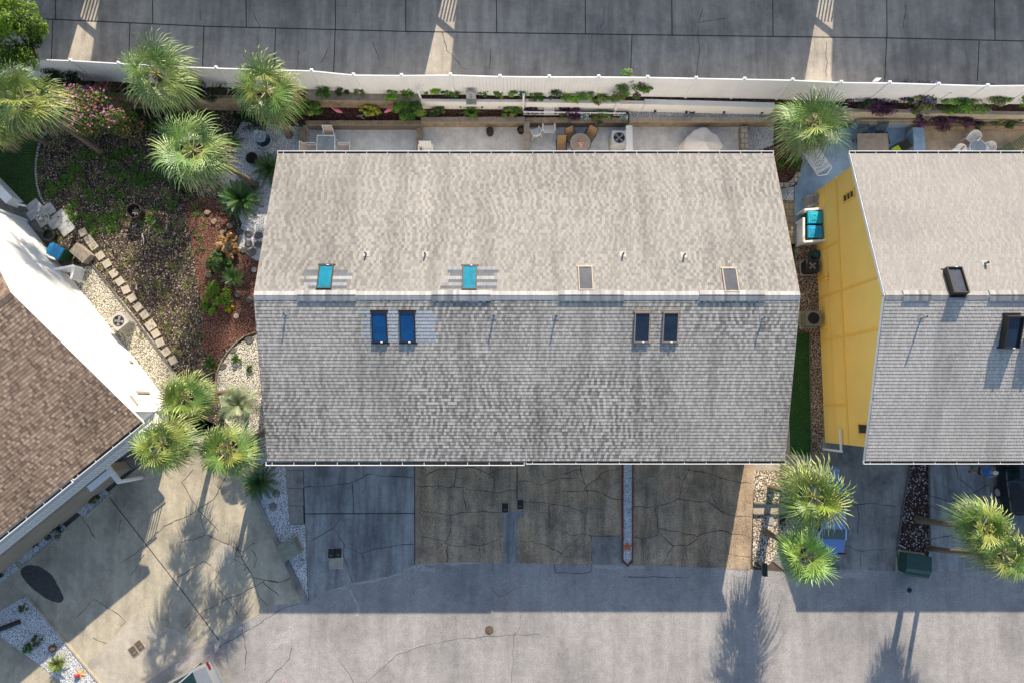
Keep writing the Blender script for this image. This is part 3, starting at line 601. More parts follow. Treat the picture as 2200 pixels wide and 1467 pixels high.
def ridge(o, x0, x1, vents, tint=(.40, .39, .38), seed=1):
    r = random.Random(seed); mb = MB(); x = x0
    def cap(mb, xa, xb, h, wv, col):
        for sd in ('front', 'back'):
            P = [slope_pt(sd, xa, 1, h), slope_pt(sd, xb, 1, h), slope_pt(sd, xb, 1 - wv, h * .85), slope_pt(sd, xa, 1 - wv, h * .85)]; Q = [slope_pt(sd, xx, 1 - wv, .002) for xx in (xb, xa)]
            mb.face(P[::-1] if sd == 'front' else P, col); mb.face([P[3], P[2], Q[0], Q[1]][::-1] if sd == 'front' else [P[3], P[2], Q[0], Q[1]], col)
    while x < x1:
        k = r.uniform(.85, 1.08); cap(mb, x, min(x + .135, x1), .026 + r.uniform(0, .006), .026, tuple(t * k for t in tint)); x += .14
    mb.build('ridge_cap', m_shingle, o)
    for a, b in vents:
        mb = MB(); x = a
        while x < b - .01:
            k = r.uniform(.6, 1.1); cap(mb, x, min(x + .14, b), .075 + r.uniform(0, .004), .03, tuple(t * k for t in tint)); x += .141
        for xx in (a, b): mb.face([slope_pt('front', xx, 1 - .03, .0), slope_pt('front', xx, 1, .07), slope_pt('back', xx, 1 - .03, .0)])
        mb.build('ridge_vent', m_shingle, o)

def sm(a, b, x): t = max(0, min(1, (x - a) / (b - a))); return t * t * (3 - 2 * t)
PATCH_B = []; PATCH_F = []
def mk_style(light, dark, contrast, streakamp, patches, patchcols, seed, warm=(1, 1, 1), stains=()):
    def st(x, v, i, hi, r):
        wav = nz(x * .16, v * 2.2, seed) * .5 + .5; amt = contrast * (.55 + .45 * sm(.3, .75, wav))
        f = 1 - amt * r.uniform(.45, 1.15) if (hi == 0 and r.random() < .86) else 1 - amt * (.55 if r.random() < .12 else 0)
        f *= r.uniform(.90, 1.07)
        s = nz(x * .9, v * 1.1, seed + 5) * .55 + nz(x * 2.3, v * 2.0, seed + 9) * .45; f *= 1 - streakamp * sm(-.05, .5, s)
        f *= 1 - .12 * sm(0, .5, nz(x * .25, v * 3, seed + 2))
        for (sx, w0, va, vb, amp) in stains:
            if va < v < vb: f *= 1 + amp * math.exp(-((x - sx - .15 * math.sin(v * 19)) / w0) ** 2) * math.sin(math.pi * (v - va) / (vb - va)) * r.uniform(.5, 1.4)
        c = tuple(dark[j] + (light[j] - dark[j]) * f for j in range(3))
        for (xa, xb, va, vb, sd) in patches:
            jx = .18 * math.sin(i * 2.1 + sd) + r.uniform(-.05, .05)
            if va < v < vb and xa + jx < x < xb - .15 * math.sin(i * 1.3 + sd): q = patchcols[(i // (1 if len(patchcols) > 2 else 9)) % len(patchcols)]; kk = r.uniform(.9, 1.08); return (q[0] * kk, q[1] * kk, q[2] * kk)
        return c
    return st
OX, OY = -11.8, -2.57
LM = 24.97
class O_: pass
dummy = O_(); dummy.location = Vector((OX, OY, 0))
GREY = [(.14, .15, .165), (.16, .17, .185), (.36, .365, .36), (.15, .16, .175), (.29, .30, .305)]
def patch_at(px0, px1, py0, py1, side, sd):
    xa, va = roof_hit(px0, py0, side, dummy); xb, vb = roof_hit(px1, py1, side, dummy); return (xa, xb, min(va, vb), max(va, vb), sd)
pb = [patch_at(655, 745, 577, 622, 'back', 1), patch_at(958, 1062, 571, 622, 'back', 4)]
pf = [patch_at(778, 930, 668, 733, 'front', 2)]
mstyle = (mk_style((.53, .49, .43), (.125, .115, .10), .72, .38, pf, [(.42, .45, .48), (.38, .41, .44)], 11, stains=((18.6, .55, .15, .8, -.36), (15.9, .5, .1, .75, .18), (12.3, .9, .1, .7, .2), (11.2, .4, .2, .7, -.2))),  # light painted in: front shingles paler than back, making up for grazing sun
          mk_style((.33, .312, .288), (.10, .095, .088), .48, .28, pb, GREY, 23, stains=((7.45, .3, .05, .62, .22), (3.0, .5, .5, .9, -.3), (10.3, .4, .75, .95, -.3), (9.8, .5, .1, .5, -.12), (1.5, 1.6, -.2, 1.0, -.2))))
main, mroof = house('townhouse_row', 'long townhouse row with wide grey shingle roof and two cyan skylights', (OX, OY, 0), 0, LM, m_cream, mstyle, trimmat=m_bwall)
XM = .64 - OX
gutter(main, 'front', -.1, XM - .05, .07); gutter(main, 'front', XM + .05, LM + .08); gutter(main, 'back', -.05, LM + .05)
def px_x(o, px, side='back', py=630): return roof_hit(px, py, side, o)[0]
ridge(main, 0, LM, [(px_x(main, a), px_x(main, b)) for a, b in ((640, 766), (928, 1055), (1200, 1340), (1502, 1643))], (.42, .415, .41), 5)
for px, py, pm, fm in ((699, 596, m_cyan, m_bronze), (1009, 597, m_cyan, m_bronze), (1258, 599, m_greyp, m_tanframe), (1569, 603, m_greyp, m_tanframe)): skylight(main, 'back', (roof_hit(px, py, 'back', main), .68, 1.26), .09, fm, pm)
for px, py, pm, fm in ((816, 703, m_blue, m_bronze), (876, 703, m_blue, m_bronze), (1379, 703, m_navy, m_tanframe), (1440, 703, m_navy, m_tanframe)): skylight(main, 'front', (roof_hit(px, py, 'front', main), .72, 1.42), .10, fm, pm)
for px, py in ((614, 676), (1061, 680), (1194, 681), (1638, 684)): vent(main, 'front', px, py)
for px, py in ((787, 546), (914, 547), (1338, 547), (1469, 549)): vent(main, 'back', px, py, .3)

rs = (mk_style((.57, .525, .47), (.18, .17, .155), .26, .28, (), GREY, 31, stains=((3.6, .5, .3, .9, -.3), (4.7, .7, .1, .7, -.2))), mk_style((.335, .315, .295), (.13, .12, .115), .2, .12, (), GREY, 37))  # front again coloured paler than back to offset its weaker sunlight
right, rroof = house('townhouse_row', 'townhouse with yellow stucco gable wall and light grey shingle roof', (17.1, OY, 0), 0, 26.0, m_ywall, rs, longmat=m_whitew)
gutter(right, 'front', -.08, 26); gutter(right, 'back', -.05, 26)
ridge(right, 0, 26, [(px_x(right, 1939), px_x(right, 1999)), (px_x(right, 2124), px_x(right, 2290))], (.36, .345, .33), 9)
skylight(right, 'back', (roof_hit(2050, 608, 'back', right), .72, 1.35), .34, m_bronze, m_greyp)
for px in (2167, 2228): skylight(right, 'front', (roof_hit(px, 711, 'front', right), .74, 1.5), .4, m_bronze, m_navy)
vent(right, 'front', 1979, 683, .5); vent(right, 'back', 2116, 566, .25, .06)
# trim and openings of the yellow gable wall
gx = .15
def gbar(p, q, wd, name='trim_board', t=.03):
    mb = MB(); mb.bar((gx - t / 2 - .003, p[0], p[1]), (gx - t / 2 - .003, q[0], q[1]), t, wd, up=(0, 0, 1) if abs(p[1] - q[1]) < abs(p[0] - q[0]) else (0, 1, 0)); mb.build(name, m_ytrim, right)
gbar((.66, 2.68), (14.7, 2.68), .16); gbar((.66, 1.3), (14.7, 1.3), .05, t=.012)
for y, z1 in ((8.67, 6.5), (6.27, 6.3), (2.7, 2.6), (11.3, 2.6)): gbar((y, 0), (y, z1), .11, t=.036)
gbar((.67, 4.45), (HALF, 6.78), .2, t=.042); gbar((14.7, 4.45), (HALF, 6.78), .2, t=.045)
def gwin(y0, y1, z0, z1, n=1):
    f = MB(); t = .05
    for a, b in (((y0 - .05, z0), (y0 - .05, z1)), ((y1 + .05, z0), (y1 + .05, z1)), ((y0 - .1, z0 - .05), (y1 + .1, z0 - .05)), ((y0 - .1, z1 + .05), (y1 + .1, z1 + .05))): f.bar((gx - .03, *a), (gx - .03, *b), .06, .09)
    for k in range(1, n): z = z0 + (z1 - z0) * k / n; f.bar((gx - .03, y0, z), (gx - .03, y1, z), .05, .05)
    fo = f.build('window', m_ytrim, right); p = MB(); p.face([(gx - .015, y1, z0), (gx - .015, y0, z0), (gx - .015, y0, z1), (gx - .015, y1, z1)]); p.build('pane', m_win, fo)
gwin(1.32, 1.72, 3.85, 4.75); gwin(13.15, 13.45, 3.45, 4.45, 3)
mb = MB(); mb.box((.02, .3, 1.1), (.1, .1, 2.2)); mb.box((.02, .9, 2.1), (.08, 1.1, .1)); mb.build('porch_post', m_white, right)
mb = MB()
for y in (9.55, 9.75): mb.tube([(gx - .1, y, 0.1), (gx - .1, y, 1.2)], .03, 6); mb.lathe([(.09, 0), (.1, .04), (.08, .14), (0, .16)], (gx - .12, y, 1.25), 12)
mb.tube([(gx - .06, 6.9, .1), (gx - .06, 6.9, .7)], .03, 6); mb.box((gx - .06, 6.9, .8), (.1, .22, .3)); mb.build('utility_meters', m_ytrim, right)

# brown-roofed house with the bright white gable, turned forty degrees
ANG = math.atan2(.643, .766); ex = Vector((math.cos(ANG), math.sin(ANG), 0)); ey = Vector((-ex.y, ex.x, 0)); LL = 22.0
cor = Vector((-18.03, -.68, 0)); lo = cor - ex * LL
def brown(x, v, i, hi, r):
    b = (.30, .215, .155) if r.random() < .55 else ((.40, .30, .22) if r.random() < .5 else (.20, .14, .105)); k = r.uniform(.85, 1.1) * (1 - .28 * sm(-.05, .5, nz(x * .35, v * 2.5, 3)))
    if v > .95: k *= 1.15
    return tuple(t * k for t in b)
left, lroof = house('townhouse_row', 'brown shingle roofed house with bright white gable wall set at an angle', lo, ANG, LL, m_wwall, (brown, brown))
gutter(left, 'front', 0, LL - 4.3, .05); gutter(left, 'front', LL - 4.2, LL + .03); ridge(left, 0, LL, [], (.2, .145, .11), 3)
mb = MB(); vx = at(4, 722, 6.4); d = vx - Vector((lo.x, lo.y, 0)); lx, ly = d.dot(ex), d.dot(ey); p = slope_pt('front', lx, ly / HALF); mb.tube([p, p + Vector((0, 0, .5))], .08, 10); mb.lathe([(.17, 0), (.17, .05), (.04, .16)], tuple(p + Vector((0, 0, .45))), 12); mb.build('vent_pipe', m_lead, left)
for p, q, w1, w2 in (((LL - .12, 2.0, 1.4), (LL - .12, 2.0, 2.6), .16, .08), ((LL - .12, 4.2, .6), (LL - .12, 4.2, .9), .16, .08), ((LL - .12, 1.15, 3.5), (LL - .12, 1.75, 3.5), .12, .1)): mb = MB(); mb.bar(p, q, w1, w2); mb.build('wall_fixture', m_bwall, left)
for y, z1 in ((.72, 4.5), (DEP - .6, 4.4)): mb = MB(); mb.bar((LL - .1, y, .02), (LL - .1, y, z1), .14, .14); mb.build('corner_trim', m_white, left)
rail = MB(); yb = -.02
x = LL - 17
while x < LL - .1: rail.box((x, yb, 3.0), (.045, .04, 1.0)); x += .2
rail.bar((LL - 17.2, yb, 3.53), (LL, yb, 3.53), .09, .06); rail.bar((LL - 17.2, yb, 2.5), (LL, yb, 2.5), .08, .05); rail.build('balcony_railing', m_white, left)
fl = MB(); fl.box((LL - 8.6, .32, 2.38), (17, .62, .12)); fl.build('balcony_floor', m_whitew, left)
mb = MB(); mb.box((LL - 10.9, .1, 1.15), (14.0, .5, 2.3))
for k in range(14): mb.box((LL - 10.9, -.163, .12 + k * .16), (13.98, .02, .1))
mb.build('garage_front', m_bwall, left)
mb = MB(); mb.box((LL - 3.75, -.35, 2.2), (.2, 1.3, .22)); mb.box((LL - 3.75, -.95, 1.1), (.14, .14, 2.2)); mb.box((LL - 4.4, -.28, 2.33), (1.4, .34, .06)); mb.build('porch_beam', m_white, left)

# houses across the lane: their eaves shade the lane, and the sun comes through the gaps between them
GAPX = [at(212, 95, 1.5).x + .85, at(985, 95, 1.5).x + .85, at(1800, 95, 1.5).x + .85]; GW = 2.75
sp = (GAPX[2] - GAPX[0]) / 2; nst = mk_style((.42, .4, .38), (.15, .14, .13), .3, .3, (), GREY, 41)
plain = lambda x, v, i, hi, r: (.4, .39, .37)
edges = [GAPX[0] - sp] + GAPX + [GAPX[2] + sp]
NY = 23.5; nh = 0; lab = ['first house from the left across the shaded lane', 'second house from the left across the shaded lane', 'third house from the left across the shaded lane', 'last house on the right across the shaded lane']
def plain_house(name, label, loc, L):
    o = thing(name, label, 'house', loc); mb = MB(); prof = [(.65, 0), (DEP - .55, 0), (DEP - .55, EZ), (HALF, RZ - .2), (.65, EZ)]
    l = [Vector((.15, y, z)) for y, z in prof]; r = [Vector((L - .15, y, z)) for y, z in prof]
    mb.face(l[::-1]); mb.face(r); mb.face([l[0], r[0], r[4], l[4]]); mb.face([r[1], l[1], l[2], r[2]]); mb.build('wall', m_whitew, o)
    ro = MB()
    for side in ('front', 'back'):
        P = [slope_pt(side, x, v, h) for h in (0, -.16) for x, v in ((0, 0), (L, 0), (L, 1), (0, 1))]
        for q in ((0, 1, 2, 3), (7, 6, 5, 4), (0, 1, 5, 4), (1, 2, 6, 5), (3, 0, 4, 7)): ro.face([P[i] for i in (q if side == 'front' else q[::-1])], (.4, .39, .37))
    ro.build('roof', m_shingle, o)
for a, b in zip(edges[:-1], edges[1:]):
    plain_house('house', lab[nh], (a + GW / 2, NY, 1.5), b - a - GW); nh += 1
for k, gx_ in enumerate(GAPX):
    o = thing('side_gate', ['white picket gate in the left gap between houses across the lane', 'white picket gate in the middle gap between houses across the lane', 'white picket gate in the right gap between houses across the lane'][k], 'gate', (gx_, NY + 1.4, 1.5)); mb = MB()
    for j in range(8): mb.box((-1.4 + j * .19, 0, 1.2), (.085, .03, 1.3))
    mb.bar((-1.55, 0, .45), (.05, 0, .45), .05, .2); mb.bar((-1.55, .03, 1.75), (.3, .03, 2.5), .05, .22); mb.build('pickets', m_white, o)
    p = MB(); p.box((.28, 0, 2.6), (.2, .2, 5.2)); p.bar((-1.55, 0, 4.6), (1.5, 0, 3.7), .1, .35); p.build('post', m_white, o)

# ------------------------------------------------------------------ palms and plants
def fan(mb, r, base, az, el, pet, rad, cols, nseg=24, droop=.55, spread=112, wide=.055, roll=0.0):
    """one fan frond: petiole, then folded segments that part and droop at the tips"""
    d = Vector((math.cos(az) * math.cos(el), math.sin(az) * math.cos(el), math.sin(el)))
    side = Vector((-math.sin(az), math.cos(az), 0)); up = d.cross(side)
    if up.z < 0: up = -up
    q = Matrix.Rotation(roll, 3, d); side = q @ side; up = q @ up
    hub = base + d * pet + Vector((0, 0, -.10 * pet * max(0, 1 - el)))
    mb.bar(base, hub, .04, .025, (.30, .32, .10))
    d2 = (d + Vector((0, 0, -.22))).normalized(); k0 = r.choice(cols); kf = r.uniform(.8, 1.2)
    for k in range(nseg):
        a = R(-spread + 2 * spread * k / (nseg - 1)) + r.uniform(-.035, .035); L = rad * (.62 + .38 * math.cos(a * .7)) * r.uniform(.84, 1.08)
        v = (d2 * math.cos(a) + side * math.sin(a)).normalized(); v = (v + up * (.24 - .16 * abs(math.sin(a)))).normalized()
        n = v.cross(up).normalized(); wv = wide * r.uniform(.7, 1.15); kk = r.uniform(.72, 1.28) * kf; c = tuple(x * kk for x in k0); dr = droop * r.uniform(.6, 1.5)
        sw = r.uniform(-.09, .09) * L
        p0 = hub + v * .04; p1 = hub + v * L * .42 + Vector((0, 0, -dr * L * .04)); p2 = hub + v * L * .74 + n * sw * .3 + Vector((0, 0, -dr * L * .22)); p3 = hub + v * L * .96 + n * sw + Vector((0, 0, -dr * L * .60))
        fold = up * wv * .55
        mb.face([p0 - n * wv * .15, p0 + n * wv * .15, p1 + n * wv * .5, p1 - n * wv * .5], c)
        mb.face([p1 - n * wv * .5, p1 + fold * .0 + n * wv * .5, p2 + n * wv * .30 + fold * .4, p2 - n * wv * .30], c)
        ct = tuple(min(1, x * 1.5 + .03) for x in c)
        mb.face([p2 - n * wv * .30, p2 + n * wv * .30 + fold * .4, p3 + n * wv * .05, p3 - n * wv * .05], ct)
PALMG = [(.19, .29, .065), (.14, .235, .05), (.28, .36, .10), (.085, .16, .035), (.23, .30, .075), (.15, .27, .08)]
PALMY = [(.21, .29, .05), (.14, .23, .04), (.32, .36, .09), (.08, .15, .03), (.26, .28, .06), (.12, .22, .05)]
def palm_tree(label, base, crown, z, rad, seed, cols=PALMG, nf=22, tr=.15, droop=.75, group='palms round the houses', lay=None, dead=4, zb=0.0, name='palm_tree'):
    r = random.Random(seed); b = at(base[0], base[1], zb); c = at(crown[0], crown[1], z)
    o = thing(name, label, 'palm tree', b, 0, group); top = c - b; mb = MB(); n = 12; pts = []; rd = []
    for k in range(n + 1):
        t = k / n; p = top * t; p = Vector((top.x * (t * .55 + t * t * .45), top.y * (t * .55 + t * t * .45), top.z * t)); pts.append(p); rd.append(tr * (1.25 - .35 * t + .18 * max(0, t - .75) * 4) * r.uniform(.93, 1.08) * (1.25 if k == 0 else 1))
    mb.tube(pts, rd, 10)
    for k in range(26):
        t = r.uniform(.72, 1.0); p = top * t; a = r.uniform(0, 6.28); q = p + Vector((math.cos(a), math.sin(a), 0)) * tr * 1.1; mb.bar(q, q + Vector((math.cos(a) * .12, math.sin(a) * .12, .2)), .09, .03)
    mb.build('trunk', m_bark, o, True)
    mb = MB(); ga = 2.39996
    for k in range(nf):
        t = k / (nf - 1); el = R(74 - 112 * t ** .8) + r.uniform(-.2, .2); az = k * ga + r.uniform(-.4, .4)
        pet = rad * r.uniform(.30, .52) * (.75 + .25 * math.sin(math.pi * min(1, t + .25))); br = rad * r.uniform(.56, .78)
        fan(mb, r, top + Vector((0, 0, .05)), az, el, pet, br, cols, droop=droop * (.6 + .7 * t), roll=r.uniform(-.6, .6))
    for k in range(dead + 2): fan(mb, r, top + Vector((0, 0, -.1)), r.uniform(0, 6.28), R(r.uniform(-70, -25)), rad * .4, rad * .6, [(.20, .14, .075), (.26, .19, .10)], 20, .4, 80)
    if lay:
        for az, el, ln in lay: fan(mb, r, top, R(az), R(el), ln * .5, ln * .55, cols)
    mb.build('crown', m_frond, o); return o
palm_tree('tall palm with bushy crown cut by the left edge, leaning trunk over the mulch', (216, 324), (52, 212), 6.0, 2.05, 1, PALMY)
palm_tree('lower palm at the left edge beside the lawn, its thin trunk crossing the edging', (98, 306), (-8, 268), 3.4, 1.5, 2, PALMY, 21, .11)
palm_tree('palm overlapping the lane fence behind the pink flowering bush', (428, 243), (338, 160), 4.8, 2.05, 3, PALMG, 22)
palm_tree('palm overhanging the lane fence above the tiered fountain', (622, 292), (573, 197), 5.0, 1.9, 4, PALMY, 22)
palm_tree('large palm between the mulch bed and the pebble bed, left of the fountain', (549, 398), (415, 325), 5.6, 2.25, 5, PALMG, 23)
palm_tree('palm by the white gable wall corner, topmost of the driveway cluster', (492, 842), (396, 856), 5.0, 1.55, 6, PALMY, 21, .13)
palm_tree('palm with its crown over the brown roof gutter corner', (472, 922), (350, 955), 6.2, 1.75, 7, PALMY, 21, .13)
palm_tree('palm in front of the grey roof corner, lowest of the driveway cluster', (570, 930), (490, 968), 5.0, 1.8, 8, PALMY, 22, .13)
palm_tree('palm in the mulch corner between the grey roof and the blue patio', (1695, 335), (1745, 266), 4.0, 2.15, 9, PALMG, 22, .17, dead=9)
palm_tree('palm whose crown hides most of the blue car', (1657, 1048), (1746, 1066), 5.4, 2.2, 10, PALMY, 23)
palm_tree('bright fan palm leaning over the street edge below the blue car', (1648, 1142), (1731, 1196), 5.2, 1.65, 11, [(.20, .34, .05), (.16, .30, .05), (.26, .38, .09)], 20, .12, .3, dead=0)
palm_tree('palm leaning right from the red mulch strip, upper of the pair', (1972, 1115), (2110, 1130), 5.6, 1.45, 12, PALMY, 20, .15)
palm_tree('palm leaning right from behind the green utility box, lower of the pair', (1994, 1176), (2152, 1186), 5.8, 1.6, 13, PALMY, 20, .12)

def feather(mb, r, base, az, el, L, cols, npin=20, pl=.16, droop=.8, tipup=0.0):
    d = Vector((math.cos(az) * math.cos(el), math.sin(az) * math.cos(el), math.sin(el))); side = Vector((-math.sin(az), math.cos(az), 0)); c0 = r.choice(cols)
    pts = [base + d * L * t + Vector((0, 0, -droop * L * .5 * t * t)) for t in [k / npin for k in range(npin + 1)]]
    for k in range(1, npin + 1):
        p = pts[k]; f = (pts[k] - pts[k - 1]).normalized(); t = k / npin; l = pl * math.sin(math.pi * min(.97, .12 + t * .85)) ** .6; kk = r.uniform(.75, 1.2); c = tuple(x * kk for x in c0)
        for s in (-1, 1):
            q = p + (side * s * .85 + f * .55).normalized() * l + Vector((0, 0, tipup * l - .15 * l)); wv = f * (L / npin) * .36
            mb.face([p - wv, p + wv, q + wv * .25, q - wv * .25], c)
    mb.tube([pts[0], pts[npin // 2], pts[-1]], [.012, .009, .004], 4, (.16, .17, .06), cap=False)
def sago(label, px, py, z, rad, seed, cols, nf=40, name='sago_palm', cat='cycad', group='sago palms in the pebble beds', pl=.15):
    r = random.Random(seed); o = thing(name, label, cat, at(px, py, z), 0, group); mb = MB()
    for k in range(nf): t = k / nf; feather(mb, r, Vector((0, 0, .28)), k * 2.39996, R(68 - 66 * t), rad * r.uniform(.92, 1.08), cols, 22, pl * rad, .45 + .3 * t, .35)
    mb.build('fronds', m_frond, o); mb = MB(); mb.lathe([(.13, 0), (.15, .15), (.1, .3), (.04, .36)], (0, 0, 0), 10); mb.build('trunk', m_bark2, o); return o
DG = [(.05, .13, .03), (.08, .18, .04), (.035, .095, .025)]
sago('large dark sago palm on the white pebbles beside the grey roof edge', 521, 432, 0, 1.35, 21, DG, 56)
sago('sago palm half hidden under the corner of the grey roof', 584, 368, 0, 1.1, 22, DG)
sago('small sago palm on red mulch beside the bright green shrub', 506, 598, 0, .8, 23, [(.05, .12, .025), (.07, .15, .035)], 30)
sago('sago palm in shade at the front left corner of the grey roof', 563, 1033, 0, 1.12, 24, DG, 42)
sago('sago palm peeking out behind the large palm by the pebbles', 500, 312, 0, .8, 25, DG, 30)
o = thing('feather_palm', 'pale blue-green feather palm between the driveway palms and the roof edge', 'palm tree', at(535, 872, 0)); r = random.Random(31); mb = MB()
top = at(514, 868, 2.2) - at(535, 872, 0)
for k in range(17): feather(mb, r, top, k * 2.39996, R(70 - 62 * k / 17), 1.35 * r.uniform(.85, 1.05), [(.25, .30, .15), (.20, .26, .12), (.30, .33, .19)], 26, .42, .9, -.1)
mb.build('crown', m_frond, o); mb = MB(); mb.tube([(0, 0, 0), top * .5, top], [.14, .1, .09], 8); mb.build('trunk', m_bark, o, True)

def cloud(mb, r, n, c, rad, cols, ls=.06, clumps=14, petals=None, pn=0, shell=.55):
    """leaves in clumps through an ellipsoid, uneven at the rim"""
    C = []
    for k in range(clumps):
        a = r.uniform(0, 6.28); u = r.uniform(-.25, 1); q = math.sqrt(max(0, 1 - u * u)); m = r.uniform(shell, 1.0); C.append((Vector((q * math.cos(a) * rad[0] * m, q * math.sin(a) * rad[1] * m, u * rad[2] * m)), r.choice(cols), r.uniform(.22, .48)))
    for k in range(n):
        cc, col, cr = C[r.randrange(clumps)]
        d = Vector((r.gauss(0, 1), r.gauss(0, 1), r.gauss(0, 1))); d.normalize(); p = Vector(c) + cc + Vector((d.x * rad[0], d.y * rad[1], d.z * rad[2])) * cr * r.random() ** .4
        if p.z < .02: p.z = r.uniform(.02, .1)
        nn = (d + Vector((r.uniform(-.7, .7), r.uniform(-.7, .7), r.uniform(.1, 1.1)))).normalized(); a = nn.cross(Vector((r.uniform(-1, 1), r.uniform(-1, 1), r.uniform(-1, 1))))
        if a.length < .05: continue
        a.normalize(); b = nn.cross(a); s = ls * r.uniform(.7, 1.4); kk = r.uniform(.65, 1.3); cl = tuple(x * kk for x in col)
        mb.face([p - a * s, p - b * s * .42, p + a * s, p + b * s * .42], cl)
    if petals:
        for k in range(pn):
            cc, col, cr = C[r.randrange(clumps)]; d = Vector((r.gauss(0, 1), r.gauss(0, 1), abs(r.gauss(0, 1)) + .4)).normalized(); p = Vector(c) + cc + Vector((d.x * rad[0], d.y * rad[1], d.z * rad[2])) * cr * r.uniform(.9, 1.1); s = r.uniform(.035, .075); col = r.choice(petals)
            for j in range(4):
                a = 1.57 * j + r.random(); e = Vector((math.cos(a), math.sin(a), .35)) * s; f = Vector((-math.sin(a), math.cos(a), 0)) * s * .55; mb.face([p, p + e * .6 - f, p + e, p + e * .6 + f], col)
GR = [(.05, .12, .018), (.08, .17, .025), (.035, .085, .015), (.10, .19, .03)]
DKG = [(.022, .05, .014), (.035, .07, .02), (.016, .038, .011)]
LIM = [(.12, .23, .03), (.16, .28, .04), (.08, .17, .025)]
PUR = [(.045, .015, .045), (.07, .025, .065), (.03, .012, .03), (.055, .03, .035)]
OLV = [(.10, .12, .035), (.14, .15, .05), (.07, .09, .03)]
def shrub(label, px, py, z, rx, h, cols, n, seed, ls=.06, ry=None, petals=None, pn=0, name='shrub', cat='shrub', group=None, stem=True, clumps=16):
    o = thing(name, label, cat, at(px, py, z), 0, group); r = random.Random(seed); mb = MB(); cloud(mb, r, n, (0, 0, h * .45), (rx, ry or rx, h * .55), cols, ls, clumps, petals, pn); mb.build('foliage', m_fol, o)
    if stem:
        mb = MB()
        for k in range(5): a = 1.26 * k + r.random(); mb.tube([(0, 0, 0), (math.cos(a) * rx * .3, math.sin(a) * rx * .3, h * .45), (math.cos(a) * rx * .55, math.sin(a) * rx * .55, h * .75)], [.025, .018, .008], 5, cap=False)
        mb.build('stem', m_bark2, o)
    return o
# leafy tree top left
o = thing('leafy_tree', 'leafy bright green tree in the top left corner beside the lane', 'tree', at(118, 168, 1.5)); r = random.Random(40); tp = at(32, 78, 4.6) - at(118, 168, 1.5); tp.z = 3.1
mb = MB(); mb.tube([(0, 0, 0), tp * .4, tp * .8], [.16, .13, .08], 9)
for k in range(7): a = k * .9; mb.tube([tp * .45, tp * .8 + Vector((math.cos(a) * .6, math.sin(a) * .6, .3)), tp + Vector((math.cos(a) * 1.4, math.sin(a) * 1.4, .5))], [.07, .05, .015], 6)
mb.build('trunk', m_bark2, o, True); mb = MB(); cloud(mb, r, 15000, tp + Vector((-.2, 0, 0)), (1.95, 1.9, 1.6), [(.19, .30, .015), (.12, .22, .015), (.06, .12, .012), (.26, .38, .025), (.035, .075, .01)], .075, 46, None, 0, .5); mb.build('crown', m_fol, o)
PINK = [(.62, .12, .38), (.7, .3, .55), (.68, .05, .16), (.55, .18, .5)]
shrub('wide flowering bush with pink and magenta blossoms below the lane fence', 262, 268, 0, 1.95, 3.4, [(.14, .19, .04), (.18, .22, .045), (.09, .13, .03), (.22, .19, .06)], 9000, 41, .06, 1.6, PINK, 380, 'flowering_bush', 'flowering bush', None, True, 36)
for k, (px, py, rx, ry, h, n, lb, cl) in enumerate([(150, 188, 1.5, .7, 1.3, 2600, 'dark hedge shrub under the left end of the fence, behind the pink bush', DKG), (450, 205, 1.2, .6, 1.2, 1900, 'dark shrub with tiny violet flowers between the two fence palms', DKG), (290, 262, 1.2, .8, 1.0, 1900, 'low green shrub at the right foot of the pink flowering bush', GR + DKG), (385, 240, .8, .6, .9, 1100, 'dark leafy shrub at the trunk of the palm behind the bush', DKG), (545, 265, 1.1, .5, .8, 1300, 'dark green ground shrub under the palm above the fountain', DKG), (400, 400, .7, .5, .5, 700, 'dark low shrub shaded by the large pebble bed palm', DKG)]):
    shrub(lb, px, py, 0 if py > 215 else 1.5, rx, h, cl, n, 60 + k, .06, ry, [(.35, .3, .7)] if k == 1 else None, 26 if k == 1 else 0)
# beside the grey roof
shrub('tuft of dry orange grass beside the oval stepping stones', 497, 530, 0, .62, .8, [(.42, .24, .09), (.32, .19, .08), (.48, .33, .16)], 900, 70, .13, None, None, 0, 'dry_grass', 'ornamental grass', None, False)
shrub('spiky juniper just below the dry orange grass', 474, 568, 0, .68, .7, [(.09, .16, .03), (.06, .12, .03), (.13, .2, .05)], 1300, 71, .1, None, None, 0, 'juniper')
shrub('round bright lime green shrub on the red mulch', 470, 645, 0, .80, .8, [(.13, .25, .015), (.18, .31, .03), (.09, .18, .02)], 2000, 72, .075, .85)
shrub('small yellow leaved plant touching the bright green shrub', 493, 664, 0, .22, .3, [(.5, .45, .03), (.35, .4, .04)], 120, 73, .08, None, None, 0, 'plant', 'plant', None, False)
shrub('small green shrub where the red mulch meets the curved edging', 455, 778, 0, .35, .4, GR, 420, 74, .06, stem=False)
shrub('green weedy plant on cream pebbles, upper one by the roof edge', 511, 771, 0, .25, .3, GR, 200, 75, .07, None, None, 0, 'plant', 'plant', None, False)
shrub('small round green plant on cream pebbles, lower one by the roof edge', 538, 791, 0, .2, .25, GR, 150, 76, .06, None, None, 0, 'plant', 'plant', None, False)
